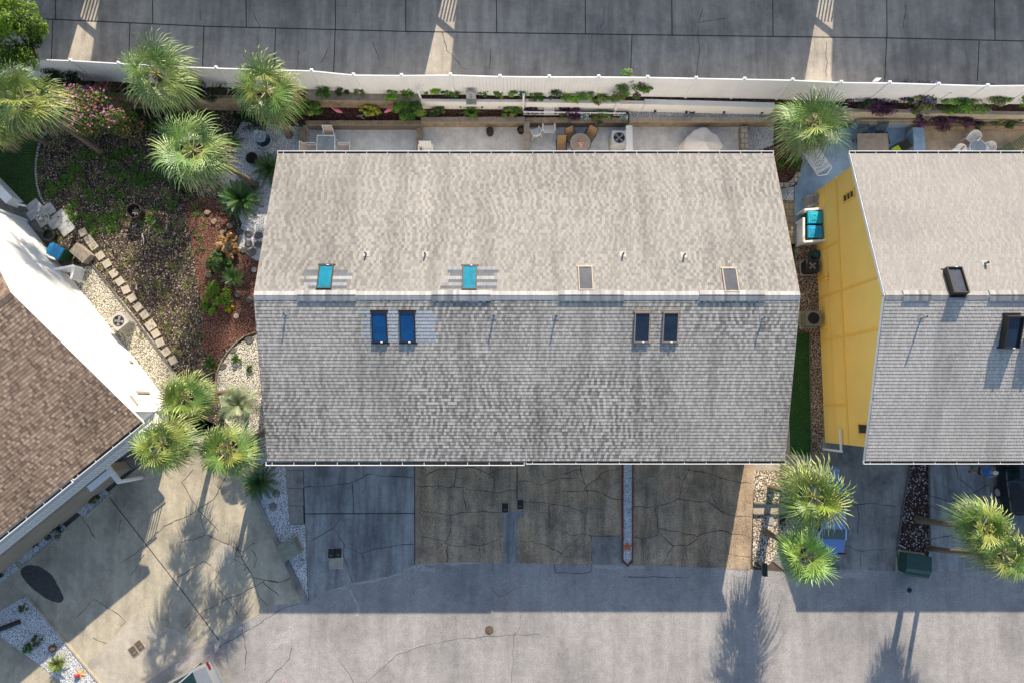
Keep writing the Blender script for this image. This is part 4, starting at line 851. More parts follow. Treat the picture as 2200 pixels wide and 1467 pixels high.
# garden beds behind the row (height of each bed, radius in metres)
RED = [(.7, .12, .05), (.75, .2, .08)]; YEL = [(.8, .55, .03), (.75, .6, .08)]; VIO = [(.38, .3, .75), (.3, .22, .6)]
beds = [(668, 243, .65, .72, .9, GR, 1500, RED, 16, 'hibiscus bush with red blooms beside the palm at the first patio', 'flowering_bush'), (885, 249, .65, .68, .9, GR, 1500, RED, 14, 'hibiscus bush with red blooms between the flamingo bed and the fern', 'flowering_bush'),
 (797, 244, .65, .4, .5, [(.2, .26, .03), (.3, .28, .04), (.12, .2, .03)], 420, None, 0, 'yellow-green croton between the two pink flamingos', 'plant'), (931, 200, 1.55, .42, .6, LIM, 520, None, 0, 'bright lime shrub right of the white post against the fence', 'shrub'), (1098, 246, .65, .42, .45, GR + OLV, 750, None, 0, 'rounded clipped green bush left of the grey wooden partition', 'shrub'),
 (942, 243, .65, .36, .35, OLV + DKG, 420, None, 0, 'low dark round shrub left of the strappy lily', 'shrub'), (1113, 205, 1.55, .42, .6, LIM + GR, 520, None, 0, 'broad leaved lime plant left of the tall white garden post', 'shrub'), (1345, 207, 1.55, .85, 1.5, GR + OLV, 1500, [(.7, .1, .25), (.65, .15, .35)], 34, 'tall oleander with pink flowers overlapping the fence', 'flowering_bush'),
 (700, 204, 1.55, .35, .5, DKG + GR, 240, None, 0, 'sparse dark rose plant at the left end of the flamingo bed wall', 'plant'), (735, 205, 1.55, .28, .5, DKG, 200, RED, 2, 'thin rose plant with a red bloom before the fence', 'plant'), (775, 203, 1.55, .3, .5, GR + OLV, 220, [(.75, .4, .4)], 3, 'leggy rose plant with pale pink buds', 'plant'), (842, 209, 1.55, .34, .45, LIM, 260, None, 0, 'spiky yellow-green plant above the timber wall', 'plant'), (875, 203, 1.55, .34, .5, GR, 280, [(.8, .3, .2)], 6, 'rose plant with salmon blooms left of the white post', 'plant'),
 (962, 205, 1.55, .24, .4, DKG + GR, 200, None, 0, 'dark green plant right of the lime shrub', 'plant'), (980, 206, 1.55, .26, .4, GR, 220, YEL, 6, 'plant with yellow flowers left of the grey stone plaque', 'plant'), (1043, 205, 1.55, .25, .4, GR, 220, YEL, 5, 'plant with yellow flowers right of the grey stone plaque', 'plant'), (1072, 207, 1.55, .25, .4, GR, 220, YEL, 4, 'second yellow flowered plant right of the plaque', 'plant'),
 (1190, 203, 1.55, .45, .7, DKG + GR, 380, VIO, 12, 'loose violet flowered plant on the upper wall behind the chairs', 'plant'), (1255, 206, 1.55, .5, .6, GR + LIM, 460, None, 0, 'spreading leafy plant left of the pink oleander', 'shrub'), (1150, 214, 1.55, .3, .35, OLV + GR, 220, None, 0, 'small grassy plant right of the tall white garden post', 'plant'), (1225, 214, 1.55, .36, .3, LIM, 260, None, 0, 'low lime grass spilling over the white wall', 'plant'),
 (1285, 215, 1.55, .4, .3, LIM + OLV, 280, None, 0, 'low yellow-green ground plant under the oleander', 'plant'), (1228, 241, .65, .55, .35, PUR, 560, None, 0, 'purple leaved creeper above the brown sling chairs', 'plant'), (1145, 238, .65, .36, .3, PUR, 260, None, 0, 'small purple plant left of the white reclining chair', 'plant'), (1255, 254, .65, .2, .3, [(.2, .26, .25), (.28, .34, .32)], 120, None, 0, 'grey-blue agave in the planter above the round table', 'plant'), (1292, 254, .65, .45, .3, OLV + LIM, 380, None, 0, 'mixed dry succulents in the planter above the air conditioner', 'plant'),
 (1340, 256, .65, .2, .3, [(.2, .26, .25), (.28, .34, .32)], 120, None, 0, 'grey-blue agave at the white partition', 'plant'), (1210, 250, .65, .2, .25, OLV, 120, None, 0, 'low round cactus beside the white reclining chair', 'plant'),
 (1885, 232, 1.2, .95, .7, PUR, 1300, None, 0, 'dark purple shrub hanging over the wall right of the big palm', 'shrub'), (1965, 215, 1.55, 1.0, .9, PUR + OLV + DKG, 1300, VIO, 40, 'mixed violet flowered shrub left of the leaning white post', 'flowering_bush'), (2022, 262, .65, 1.05, .6, PUR, 1700, None, 0, 'wide dark purple shrub overhanging the tan patio', 'shrub'), (2050, 227, 1.55, .75, .7, LIM + GR, 1000, None, 0, 'bright lime shrub right of the leaning white post', 'shrub'), (2110, 222, 1.55, .9, .8, GR + OLV, 1100, VIO, 14, 'green violet flowered shrub above the tan patio wall', 'flowering_bush'),
 (2185, 215, 1.55, .9, .9, GR + LIM, 1100, None, 0, 'leafy green shrub at the right edge before the fence', 'shrub'), (1845, 218, 1.55, .6, .5, DKG + PUR, 620, None, 0, 'dark shrub peeping out right of the big palm crown', 'shrub'), (2085, 265, .65, .5, .3, DKG + PUR, 420, None, 0, 'dark creeping plant along the tan patio wall', 'plant'), (2160, 262, .65, .6, .35, DKG + OLV, 460, None, 0, 'dark low plant behind the green lounger', 'plant'), (1975, 243, 1.3, .6, .4, PUR + OLV, 520, VIO, 14, 'trailing violet plant draped on the tan wall', 'plant')]
for k, (px, py, z, rx, h, cl, n, pt, pn, lb, nm) in enumerate(beds): shrub(lb, px, py, z, rx * 1.3, h * 1.25, [tuple(min(1, q * 1.9) for q in t) for t in cl], int(n * 1.9), 300 + k, .065 if rx > .3 else .06, rx * (.62 if rx > .8 and nm == 'shrub' else .85), pt, pn, nm, {'flowering_bush': 'flowering bush'}.get(nm, nm), None, rx > .5)  # leaf palettes brightened to make up for the shade over these beds
shrub('bright glossy shrub on the mulch corner against the grey roof end', 1692, 352, 0, .62, .9, LIM + GR, 1100, 390, .08)
o = thing('lily_plant', 'strappy arching lily in the lower bed above the bare grey patio', 'plant', at(1013, 246, .65)); r = random.Random(91); mb = MB()
for k in range(34):
    a = r.uniform(0, 6.28); l = r.uniform(.35, .75); d = Vector((math.cos(a), math.sin(a) * .6, 0)); c = r.choice(LIM); P = [Vector((0, 0, 0)), d * l * .5 + Vector((0, 0, .4)), d * l + Vector((0, 0, .15))]
    for p, q, w0, w1 in ((P[0], P[1], .03, .045), (P[1], P[2], .045, .01)): s = Vector((-d.y, d.x, 0)); mb.face([p - s * w0, p + s * w0, q + s * w1, q - s * w1], c)
mb.build('leaves', m_fol, o)
# front gardens
for k, (px, py, rx, cl, n, lb) in enumerate([(206, 1066, .38, OLV + [(.2, .12, .05)], 420, 'round grassy tuft in the small pebble square by the porch'), (118, 1138, .5, DKG, 560, 'dark shrub in the pebble bed under the brown gutter'), (76, 1165, .35, DKG, 320, 'smaller dark shrub left of the one under the brown gutter'), (-2, 1228, .3, GR, 260, 'green plant cut by the left edge in the pebble bed'), (56, 1302, .26, OLV, 150, 'withered small plant at the top of the lower left pebble bed'), (84, 1372, .28, GR + OLV, 220, 'small green plant beside another in the lower left pebble bed'), (64, 1390, .3, GR + LIM, 240, 'yellow-green plant left of its twin in the lower left pebble bed')]): shrub(lb, px, py, .03, rx, .4, cl, n, 420 + k, .06, stem=False, name='plant', cat='plant')
sago('spiky yellow-green agave in sun on the lower left pebbles', 131, 1420, .03, .56, 95, [(.30, .33, .05), (.22, .28, .04), (.14, .22, .03)], 26, 'agave', 'agave', None, .22)
# weeds over the mulch: too many to count
mb = MB(); r = random.Random(99)
for k in range(3600):
    px, py = r.uniform(84, 440), r.uniform(325, 760)
    if k % 2 == 0: px, py = r.uniform(84, 380), r.uniform(325, 500)
    if px < 300 and py > 480 and (py - 480) > (px - 150) * 1.2: continue
    if nz(px * .022, py * .022, 3) + nz(px * .07, py * .07, 8) * .8 < (.20 if py < 500 else .40): continue
    P = at(px, py, .012); c0 = r.choice(GR + LIM if py < 520 else OLV + [(.2, .2, .06), (.24, .22, .07)])
    for j in range(r.randrange(6, 18)):
        a = r.uniform(0, 6.28); d = Vector((math.cos(a), math.sin(a), r.uniform(.1, .7))); q = P + d * r.uniform(.03, .17); q.z = max(q.z, .02); s = Vector((-d.y, d.x, .2)) * .028; kk = r.uniform(.7, 1.3); mb.face([q - d * .04, q - s, q + d * .05, q + s], tuple(x * kk for x in c0))
tag(mb.build('weeds', m_fol), None, None, None, 'stuff')
# ------------------------------------------------------------------ left garden objects
o = thing('fountain', 'three-tiered blue-grey stone fountain on the white pebbles', 'fountain', at(570, 306, 0))
mb = MB(); mb.lathe([(.40, 0), (.46, .06), (.50, .30), (.50, .36), (.42, .36), (.40, .22), (0, .2)], n=28); mb.build('basin', m_fount, o, True)
mb = MB(); mb.lathe([(.40, 0), (0, .001)], (0, 0, .29), 24); mb.build('water', m_waterp, o)
mb = MB(); mb.lathe([(.10, .2), (.08, .6), (.11, .72), (.33, .8), (.35, .86), (.29, .86), (.09, .8), (.07, 1.1), (.09, 1.15), (.21, 1.22), (.22, 1.27), (.17, 1.27), (.06, 1.22), (.05, 1.4), (.09, 1.48), (.05, 1.58), (.01, 1.64)], n=24); mb.build('tiers', m_fount, o, True)
o = thing('plant_pot', 'dark round pot of soil on white pebbles below the fountain', 'pot', at(545, 344, 0)); mb = MB(); mb.lathe([(.26, 0), (.33, .28), (.35, .32), (.29, .32), (.28, .2), (0, .2)], n=20); mb.build('pot', m_rust, o, True); mb = MB(); cloud(mb, random.Random(5), 160, (0, 0, .22), (.24, .24, .08), [(.06, .045, .03), (.05, .06, .02)], .05, 8); mb.build('dead_plant', m_fol, o)
o = thing('fire_pit', 'rusty barrel fire pit with burnt sticks in the brown mulch', 'fire pit', at(300, 460, 0)); mb = MB(); mb.lathe([(.36, 0), (.40, .35), (.42, .62), (.43, .66), (.385, .66), (.37, .3), (0, .28)], n=24); mb.build('barrel', m_rust, o, True); mb = MB()
for k in range(7): a = k * .9; mb.tube([(math.cos(a) * .28, math.sin(a) * .28, .33), (-math.cos(a + .4) * .2, -math.sin(a + .4) * .2, .42)], .035, 6)
mb.build('logs', m_wood, o)
for k, (p, q, rr, lb) in enumerate([((305, 502), (308, 526), .022, 'thin pale stick on the mulch below the fire pit'), ((327, 482), (334, 473), .05, 'short white birch stick right of the fire pit'), ((284, 488), (294, 482), .04, 'grey branch piece left below the fire pit'), ((255, 427), (266, 440), .025, 'crooked twig on the mulch up left of the fire pit')]):
    a, b = at(*p, .05), at(*q, .06); mb = MB(); mb.tube([a, a.lerp(b, .5) + Vector((.05, 0, .02)), b], [rr, rr * 1.1, rr * .7], 6); tag(mb.build('stick', m_flag, None, False, a), lb, 'stick')
ST = [(179, 500), (191, 515), (201, 529), (216, 550), (230, 567), (245, 588), (258, 605), (271, 623), (284, 641), (297, 660), (311, 677), (324, 699), (335, 717), (344, 736), (357, 756), (372, 774)]
OR_ = ['topmost', 'second', 'third', 'fourth', 'fifth', 'sixth', 'seventh', 'eighth', 'ninth', 'tenth', 'eleventh', 'twelfth larger tan', 'thirteenth', 'fourteenth', 'fifteenth', 'lowest']
for k, (px, py) in enumerate(ST):
    s = .43 if k != 11 else .52; mb = MB(); mb.box((0, 0, .03), (s, s, .06)); o = mb.build('stepping_stone', m_paver); o.location = at(px, py, .008); o.rotation_euler = (0, 0, .55 + rng.uniform(-.15, .15))
    tag(o, OR_[k] + ' square stepping stone in the mulch path beside the white house', 'stepping stone', 'square stepping stones in the mulch')
for k, (px, py, s) in enumerate([(75, 445, .75), (88, 457, .7), (104, 452, .72), (95, 472, .75), (130, 468, .75), (143, 490, .8), (72, 462, .6), (118, 482, .6)]):
    mb = MB(); mb.box((0, 0, .035), (s, s * .92, .07)); o = mb.build('flagstone', m_flag); o.location = at(px, py, .012 + k * .003); o.rotation_euler = (0, 0, .62 + rng.uniform(-.12, .12))
    tag(o, ['upper left mossy flagstone by the white wall corner', 'mossy flagstone right of the upper left one', 'mossy flagstone nearest the lawn edging', 'dirty flagstone in the middle of the walk', 'flagstone right of the dark gap in the walk', 'big right end flagstone above the square stepping stones', 'smaller flagstone touching the shaded corner', 'broken flagstone beside the black pot'][k], 'flagstone', 'flagstones by the white house corner')
def rock(label, px, py, rx, ry, h, seed, mat=None, name='stepping_stone', cat='stepping stone', group=None, z=0.015):
    r = random.Random(seed); mb = MB(); n = 9; base = [Vector((math.cos(6.283 * k / n) * rx * r.uniform(.82, 1.12), math.sin(6.283 * k / n) * ry * r.uniform(.82, 1.12), 0)) for k in range(n)]; top = [v * .82 + Vector((0, 0, h * r.uniform(.85, 1.05))) for v in base]
    for k in range(n): mb.face([base[k], base[(k + 1) % n], top[(k + 1) % n], top[k]])
    mb.face(top); o = mb.build(name, mat or m_stone); o.location = at(px, py, z); tag(o, label, cat, group)
for k, (px, py, rx, lb) in enumerate([(514, 498, .26, 'dark stepping stone next to the dry grass, topmost left of the pebble group'), (535, 503, .26, 'dark stepping stone in the pebbles, top middle'), (555, 506, .28, 'dark stepping stone in the pebbles nearest the roof edge, upper'), (534, 523, .26, 'dark stepping stone in the pebbles, centre of the group'), (555, 526, .26, 'dark stepping stone in the pebbles nearest the roof edge, lower'), (542, 541, .27, 'dark stepping stone in the pebbles, lowest of the group'), (525, 538, .25, 'dark stepping stone half under the orange grass')]): rock(lb, px, py, rx, rx * .85, .06, 500 + k, None, 'stepping_stone', 'stepping stone', 'dark stepping stones in white pebbles', .025)
for k, (px, py, rx, lb) in enumerate([(446, 457, .2, 'brown rock in the shaded red mulch, upper left one'), (460, 477, .2, 'brown rock in the shaded red mulch, right of the upper one'), (494, 486, .2, 'tan rock at the bend of the pebble bed edge'), (478, 500, .18, 'flat brown rock beside the dry orange grass'), (449, 590, .22, 'flat brown rock left of the juniper'), (534, 645, .22, 'grey rock under the grey roof edge on red mulch'), (512, 634, .2, 'pointed grey rock right of the lime green shrub'), (535, 730, .27, 'dark square slab at the top of the cream pebbles'), (500, 752, .24, 'brown slab at the curved garden edging'), (477, 786, .27, 'dark slab on cream pebbles beside the edging')]): rock(lb, px, py, rx, rx * .85, .1 if k < 7 else .05, 520 + k, None if k > 4 else m_timber, 'rock', 'rock', None, .02)
for k, (px, py, lb) in enumerate([(546, 580, 'round pale disc on red mulch near the roof edge, upper'), (508, 679, 'round pale disc on red mulch below the yellow plant')]): mb = MB(); mb.lathe([(.15, 0), (.15, .04), (0, .045)], n=18); o = mb.build('paving_disc', m_paver); o.location = at(px, py, .015); tag(o, lb, 'paving disc')
def edging(label, pts, w_, h, mat, z=0.0):
    P = ats(pts, z + h / 2); loc = P[0].copy(); mb = MB()
    for a, b in zip(P[:-1], P[1:]): mb.bar(a, b, w_, h)
    tag(mb.build('garden_edging', mat, None, False, loc), label, 'edging')
mb = MB(); e = [(104, 280), (90, 297), (82, 320), (78, 345), (77, 372), (80, 398), (87, 424), (98, 440)]; P = ats(e, .05)
for a, b in zip(P[:-1], P[1:]):
    n = max(2, int((b - a).length / .14))
    for k in range(n): c = a.lerp(b, (k + .5) / n); mb.box((c.x, c.y, .05), (.1, .1, .1), .5)
tag(mb.build('garden_edging', m_flag, None, False, P[0]), 'row of small pale edging stones curving between lawn and mulch', 'edging')
edging('brown plastic edging curving under the roof edge above the cream pebbles', [(548, 714), (525, 722), (505, 738), (490, 755), (478, 772), (466, 800), (463, 830)], .06, .12, m_timber)
edging('thin dark edging between mossy pebbles and the mulch stepping path', [(193, 563), (235, 614), (275, 668), (292, 688), (330, 740), (372, 795)], .05, .1, m_stone)
edging('dark edging at the foot of the large pebble bed palm', [(470, 385), (498, 430), (510, 478)], .06, .1, m_timber)
# pieces by the white house
def bin_(label, loc, rz, lid, group='wheeled bins'):
    o = thing('wheeled_bin', label, 'bin', loc, rz, group); mb = MB(); mb.box((0, 0, .5), (.6, .62, .94), taper=1.2); mb.bar((-.32, .34, .98), (.32, .34, .98), .05, .05); mb.build('body', m_bingreen, o)
    mb = MB(); mb.box((0, -.02, 1.02), (.72, .8, .07), taper=.9); mb.box((0, -.05, 1.065), (.46, .5, .03), taper=.85); mb.lathe([(.14, 1.08), (.14, 1.095), (.1, 1.095)], (0, -.05, 0), 14, cap=False); mb.box((0, .4, 1.0), (.5, .07, .06)); mb.build('lid', lid, o)
    for s in (-1, 1):
        mb = MB(); mb.tube([(s * .28, .33, .13), (s * .35, .33, .13)], .13, 12); mb.build('wheel', m_tyre, o)
    return o
bin_('green wheeled bin with deep blue lid behind a white slatted screen', at(143, 548, 0), R(62), m_binblue)
def lattice(label, p, q, h, name='slatted_screen'):
    a, b = at(*p, 0), at(*q, 0); d = (b - a); L = d.length; o = thing(name, label, 'screen', (a + b) / 2, math.atan2(d.y, d.x)); mb = MB(); n = int(L / .14)
    for k in range(6): mb.box((0, 0, .15 + (h - .25) * k / 5), (L, .025, .1))
    mb.build('slats', m_white, o)
    for x in (-L / 2, L / 2): m2 = MB(); m2.box((x, 0, h / 2), (.09, .09, h)); m2.build('post', m_white, o)
    m3 = MB(); m3.box((0, 0, h + .03), (L + .1, .12, .05)); m3.build('cap_rail', m_white, o)
lattice('white slatted screen in front of the deep blue lidded bin', (140, 588), (183, 580), 1.05); lattice('short white slatted screen turned along the white wall by the bin', (178, 606), (184, 581), 1.0)
o = thing('wooden_box', 'flat grey wooden box beside the deep blue lidded bin', 'box', at(184, 548, 0), R(-40)); mb = MB(); mb.box((0, 0, .25), (1.0, .62, .5)); mb.build('body', m_wood, o); mb = MB()
for k in range(5): mb.box((0, -.26 + k * .13, .52), (1.06, .115, .04))
mb.build('lid', m_wood, o)
o = thing('plant_pot', 'black round pot with green hose by the white house corner', 'pot', at(115, 508, 0)); mb = MB(); mb.lathe([(.24, 0), (.34, .4), (.37, .43), (.31, .43), (.28, .25), (0, .22)], n=20); mb.build('pot', m_dark, o, True); mb = MB(); mb.tube([(.3 * math.cos(a * .4) + .0, .3 * math.sin(a * .4), .46) for a in range(9)], .02, 6); mb.build('hose', m_bingreen, o)
def acunit(label, loc, rz, s, h, body, fanmat=None, group='air conditioner units'):
    o = thing('air_conditioner', label, 'air conditioner', loc, rz, group); mb = MB(); c = .1; q = s / 2
    pl = [(-q + c, -q), (q - c, -q), (q, -q + c), (q, q - c), (q - c, q), (-q + c, q), (-q, q - c), (-q, -q + c)]
    mb.prism(pl, .06, h - .06); 
    for k in range(8):
        a, b = pl[k], pl[(k + 1) % 8]
        n = int(math.hypot(b[0] - a[0], b[1] - a[1]) / .09)
        for j in range(n): t = (j + .5) / n; mb.box((a[0] + (b[0] - a[0]) * t, a[1] + (b[1] - a[1]) * t, h / 2), (.025, .025, h - .2))
    mb.build('case', body, o)
    mb = MB(); ri = s * .39; N = 32
    for k in range(N):
        a0, a1 = 6.2832 * k / N, 6.2832 * (k + 1) / N
        def edge(a): m = max(abs(math.cos(a)), abs(math.sin(a))); return (math.cos(a) * q / m * .99, math.sin(a) * q / m * .99)
        e0, e1 = edge(a0), edge(a1); mb.face([(ri * math.cos(a0), ri * math.sin(a0), h), (e0[0], e0[1], h), (e1[0], e1[1], h), (ri * math.cos(a1), ri * math.sin(a1), h)]); mb.face([(e0[0], e0[1], h - .08), (e1[0], e1[1], h - .08), (e1[0], e1[1], h), (e0[0], e0[1], h)]); mb.face([(ri * math.cos(a1), ri * math.sin(a1), h), (ri * math.cos(a1), ri * math.sin(a1), h - .1), (ri * math.cos(a0), ri * math.sin(a0), h - .1), (ri * math.cos(a0), ri * math.sin(a0), h)])
    mb.build('top_panel', body, o)
    mb = MB(); mb.lathe([(ri, 0), (0, .001)], (0, 0, h - .055), 24, mi=0); mb.build('shroud', m_acdark, o)
    mb = MB()
    for k in range(4):
        a = 1.57 * k + .4; mb.face([(0, 0, h - .03), (math.cos(a) * ri * .85, math.sin(a) * ri * .85, h - .02), (math.cos(a + .7) * ri * .85, math.sin(a + .7) * ri * .85, h - .045)])
    mb.lathe([(.09, 0), (.09, .03), (0, .035)], (0, 0, h - .03), 12); mb.build('fan', fanmat or m_lead, o)
    mb = MB()
    for k in range(1, 4):
        rr = ri * k / 4 + .03; mb.tube([(rr * math.cos(6.2832 * j / 24), rr * math.sin(6.2832 * j / 24), h + .006) for j in range(25)], .005, 4, cap=False)
    for k in range(6): a = 6.2832 * k / 6; mb.tube([(0, 0, h + .01), (math.cos(a) * ri, math.sin(a) * ri, h + .006)], .005, 4)
    mb.build('grille', m_blackm, o)
    mb = MB(); mb.box((0, 0, .03), (s + .12, s + .12, .06)); mb.build('pad', m_conc_p, o); return o
acunit('tan air conditioner on mossy pebbles beside the white wall', at(273, 694, 0), R(40), .8, .85, m_acbody)
acunit('pale air conditioner in the patio corner by the white topped partition', at(1325, 310, 0), 0, .82, .95, flat('pale_case', (.55, .56, .56), .5, .06), m_flag)
acunit('dark air conditioner with round top beside the screened bins at the yellow wall', at(1734, 577, 0), 0, .72, .75, m_acdark)
acunit('olive air conditioner in the pebble strip mid way along the yellow wall', at(1735, 688, 0), 0, .84, .8, m_acgreen, m_acdark)
o = thing('garden_trim', 'white low deck edge board on the lawn at the left picture edge', 'deck edge', at(0, 420, 0)); a, b = at(-30, 365, .0), at(44, 441, .0); mb = MB(); mb.bar((a.x, a.y, .45), (b.x, b.y, .45), .5, .9); mb.shift(o.location).build('board', m_whitew, o); mb = MB(); mb.bar((b.x - .1, b.y, .2), (b.x + .45, b.y - .12, .2), .12, .14); mb.shift(o.location).build('spout', m_white, o)
done(sheet('path', [(-120, 330), (-30, 375), (44, 445), (60, 448), (95, 500), (-120, 470)], m_stone, 5))

# ------------------------------------------------------------------ patio furniture
def legs(mb, pts, h, r=.018):
    for x, y, x2, y2 in pts: mb.tube([(x2, y2, 0), (x, y, h)], r, 6)
def plastic_chair(label, loc, rz, group='white plastic chairs', mat=None):
    m = mat or m_white; o = thing('plastic_chair', label, 'chair', loc, rz, group); mb = MB(); mb.box((0, 0, .43), (.46, .46, .03)); mb.build('seat', m, o)
    mb = MB(); n = 9
    for k in range(n):                                   # curved slatted back
        a = R(35 + 110 * k / (n - 1)); x, y = .27 * math.cos(a), .05 + .22 * math.sin(a); mb.bar((x, y, .44), (x * 1.12, y * 1.25, .80), .045, .02, up=(math.cos(a), math.sin(a), 0))
    pts = [(.31 * math.cos(R(20 + 140 * k / 12)), .04 + .29 * math.sin(R(20 + 140 * k / 12)), .82 - .0 * k) for k in range(13)]; mb.tube(pts, .025, 6); mb.build('backrest', m, o)
    for s in (-1, 1):
        mb = MB(); mb.bar((s * .29, .14, .78), (s * .28, -.22, .64), .055, .025); mb.build('armrest', m, o)
        for y in (-.22, .2): mb = MB(); mb.tube([(s * .29, y * 1.15, 0), (s * .25, y, .63 if y < 0 else .45)], .022, 6); mb.build('leg', m, o)
    return o
def slat_chair(label, loc, rz, mat, group=None, w_=.62, recl=.5, long=1.0):
    """wide reclining chair of slats with broad arms"""
    o = thing('reclining_chair', label, 'chair', loc, rz, group); mb = MB()
    for k in range(7): y = -.38 + k * .095; mb.box((0, y, .34 - k * .012), (w_ * .8, .075, .022))
    mb.build('seat', mat, o); mb = MB()
    for k in range(7): x = (-3 + k) * w_ * .115; mb.bar((x, .22, .28), (x * 1.05, .22 + recl, .28 + .75 * long), w_ * .095, .02, up=(0, -1, .6))
    mb.bar((-w_ * .42, .22 + recl, 1.03 * long), (w_ * .42, .22 + recl, 1.03 * long), .06, .03); mb.build('backrest', mat, o)
    for s in (-1, 1):
        mb = MB(); mb.box((s * w_ * .47, -.02, .56), (.1, .72, .025)); mb.build('armrest', mat, o)
        mb = MB(); mb.bar((s * w_ * .44, -.34, 0), (s * w_ * .44, -.34, .55), .07, .04); mb.build('leg', mat, o); mb = MB(); mb.bar((s * w_ * .44, .32, 0), (s * w_ * .44, .3, .55), .07, .04); mb.build('leg', mat, o)
    return o
def sling_chair(label, loc, rz, mat, frame, group=None):
    o = thing('sling_chair', label, 'chair', loc, rz, group); mb = MB(); P = [(-.3, .40), (.02, .37), (.2, .40), (.38, .72), (.48, 1.0)]
    for (y0, z0), (y1, z1) in zip(P[:-1], P[1:]): mb.face([(-.24, y0, z0), (.24, y0, z0), (.24, y1, z1), (-.24, y1, z1)])
    b = MB(); b.v, b.f, b.c, b.m = mb.v[8:], [(0, 1, 2, 3), (4, 5, 6, 7)], mb.c[2:], mb.m[2:]; mb.v, mb.f, mb.c, mb.m = mb.v[:8], mb.f[:2], mb.c[:2], mb.m[:2]
    mb.build('seat', mat, o); b.build('backrest', mat, o)
    for s in (-1, 1):
        f = MB(); f.tube([(s * .27, y, z) for y, z in P], .018, 6); f.tube([(s * .27, -.3, .4), (s * .28, -.36, 0)], .016, 6); f.tube([(s * .27, .2, .4), (s * .28, .42, 0)], .016, 6); f.build('side_frame', frame, o)
        f = MB(); f.bar((s * .3, -.28, .62), (s * .3, .3, .62), .045, .025); f.tube([(s * .29, -.3, .4), (s * .3, -.26, .62)], .015, 6); f.build('armrest', frame, o)
    f = MB(); f.tube([(-.27, .48, 1.0), (.27, .48, 1.0)], .018, 6); f.build('top_rail', frame, o); return o
def table(label, loc, r_, h, top, frame, n=28, square=None, rz=0, name='patio_table'):
    o = thing(name, label, 'table', loc, rz); mb = MB()
    if square: mb.box((0, 0, h), (square[0], square[1], .03))
    else: mb.lathe([(r_, 0), (r_ + .01, .015), (r_, .03), (0, .032)], (0, 0, h - .015), n)
    mb.build('table_top', top, o)
    mb = MB()
    if square:
        a, b = square[0] / 2, square[1] / 2
        for p, q in (((-a, -b), (a, -b)), ((a, -b), (a, b)), ((a, b), (-a, b)), ((-a, b), (-a, -b))): mb.tube([(*p, h), (*q, h)], .03, 6)
    else: mb.tube([(r_ * math.cos(6.2832 * k / n), r_ * math.sin(6.2832 * k / n), h) for k in range(n + 1)], .022, 6, cap=False)
    mb.build('rim', frame, o)
    a = (square[0] / 2 if square else r_ * .7); b = (square[1] / 2 if square else r_ * .7)
    for sx, sy in ((-1, -1), (1, -1), (1, 1), (-1, 1)): mb = MB(); mb.tube([(sx * a * .95, sy * b * .95, 0), (sx * a * .8, sy * b * .8, h - .02)], .02, 6); mb.build('leg', frame, o)
    return o
# first patio
table('clear glass topped table with pale frame on the blue-grey first patio', at(707, 318, 0), 0, .7, m_clear, m_white, square=(1.0, .9))
sling_chair('beige sling chair behind the glass topped table', at(711, 302, 0), 0, m_sling2, m_white, 'pale sling chairs at the glass table'); sling_chair('pale sling chair left of the glass table, half under the gutter', at(672, 327, 0), R(90), m_sling2, m_white, 'pale sling chairs at the glass table'); sling_chair('pale sling chair right of the glass table, half under the gutter', at(742, 327, 0), R(-90), m_sling2, m_white, 'pale sling chairs at the glass table')
o = slat_chair('white slatted seat at the roof edge between the first two patios', at(917, 330, 0), 0, m_white, None, .82, .1, .95)
mb = MB(); mb.lathe([(.17, 0), (.17, .04), (.0, .045)], (0, 0, .44), 16); mb.lathe([(.20, 0), (.2, .42), (.21, .45), (.17, .45)], n=18); o = mb.build('stool_drum', m_rust, None, True); o.location = at(1053, 287, .015); tag(o, 'small brown round drum on the bare grey patio', 'drum')
o = thing('plant_pot', 'dark pot in the corner left of the grey wooden partition', 'pot', at(1119, 284, .015)); mb = MB(); mb.lathe([(.16, 0), (.2, .3), (.22, .34), (.18, .34), (.17, .2), (0, .2)], n=18); mb.build('pot', m_dark, o, True); mb = MB(); mb.lathe([(.14, .22), (0, .24)], n=14); mb.build('soil', m_sling, o)
# dining patio
plastic_chair('white plastic chair left on the dining patio, turned to the upper left', at(1150, 292, 0), R(200), 'white plastic chairs')
slat_chair('tall white slatted reclining chair against the block wall', at(1178, 276, 0), R(0), m_white, None, .72, .55, .95)
table('round tan stone table with a pink cloth on the dining patio', at(1244, 318, 0), .60, .72, m_tabletop, m_blackm)
for px, py, rz, lb in ((1226, 304, 22, 'brown sling chair above left of the round tan table'), (1263, 302, -30, 'brown sling chair above right of the round tan table'), (1205, 322, 0, 'brown sling chair left of the round tan table')): sling_chair(lb, at(px, py, 0), R(rz), m_sling, m_blackm, 'brown sling chairs round the tan table')
mb = MB(); r = random.Random(3)
for k in range(9): a = r.uniform(-.1, .1); mb.tube([(a, -.3 + .03 * k, .012), (a + r.uniform(-.09, .09), 0, .05 + r.uniform(0, .05)), (a + r.uniform(-.08, .08), .3 - .02 * k, .015)], [.03, .045, .02], 6)
o = mb.build('folded_umbrella', m_pink, None, True); o.location = at(1248, 308, .742); tag(o, 'crumpled pink cloth lying across the round tan table', 'cloth')
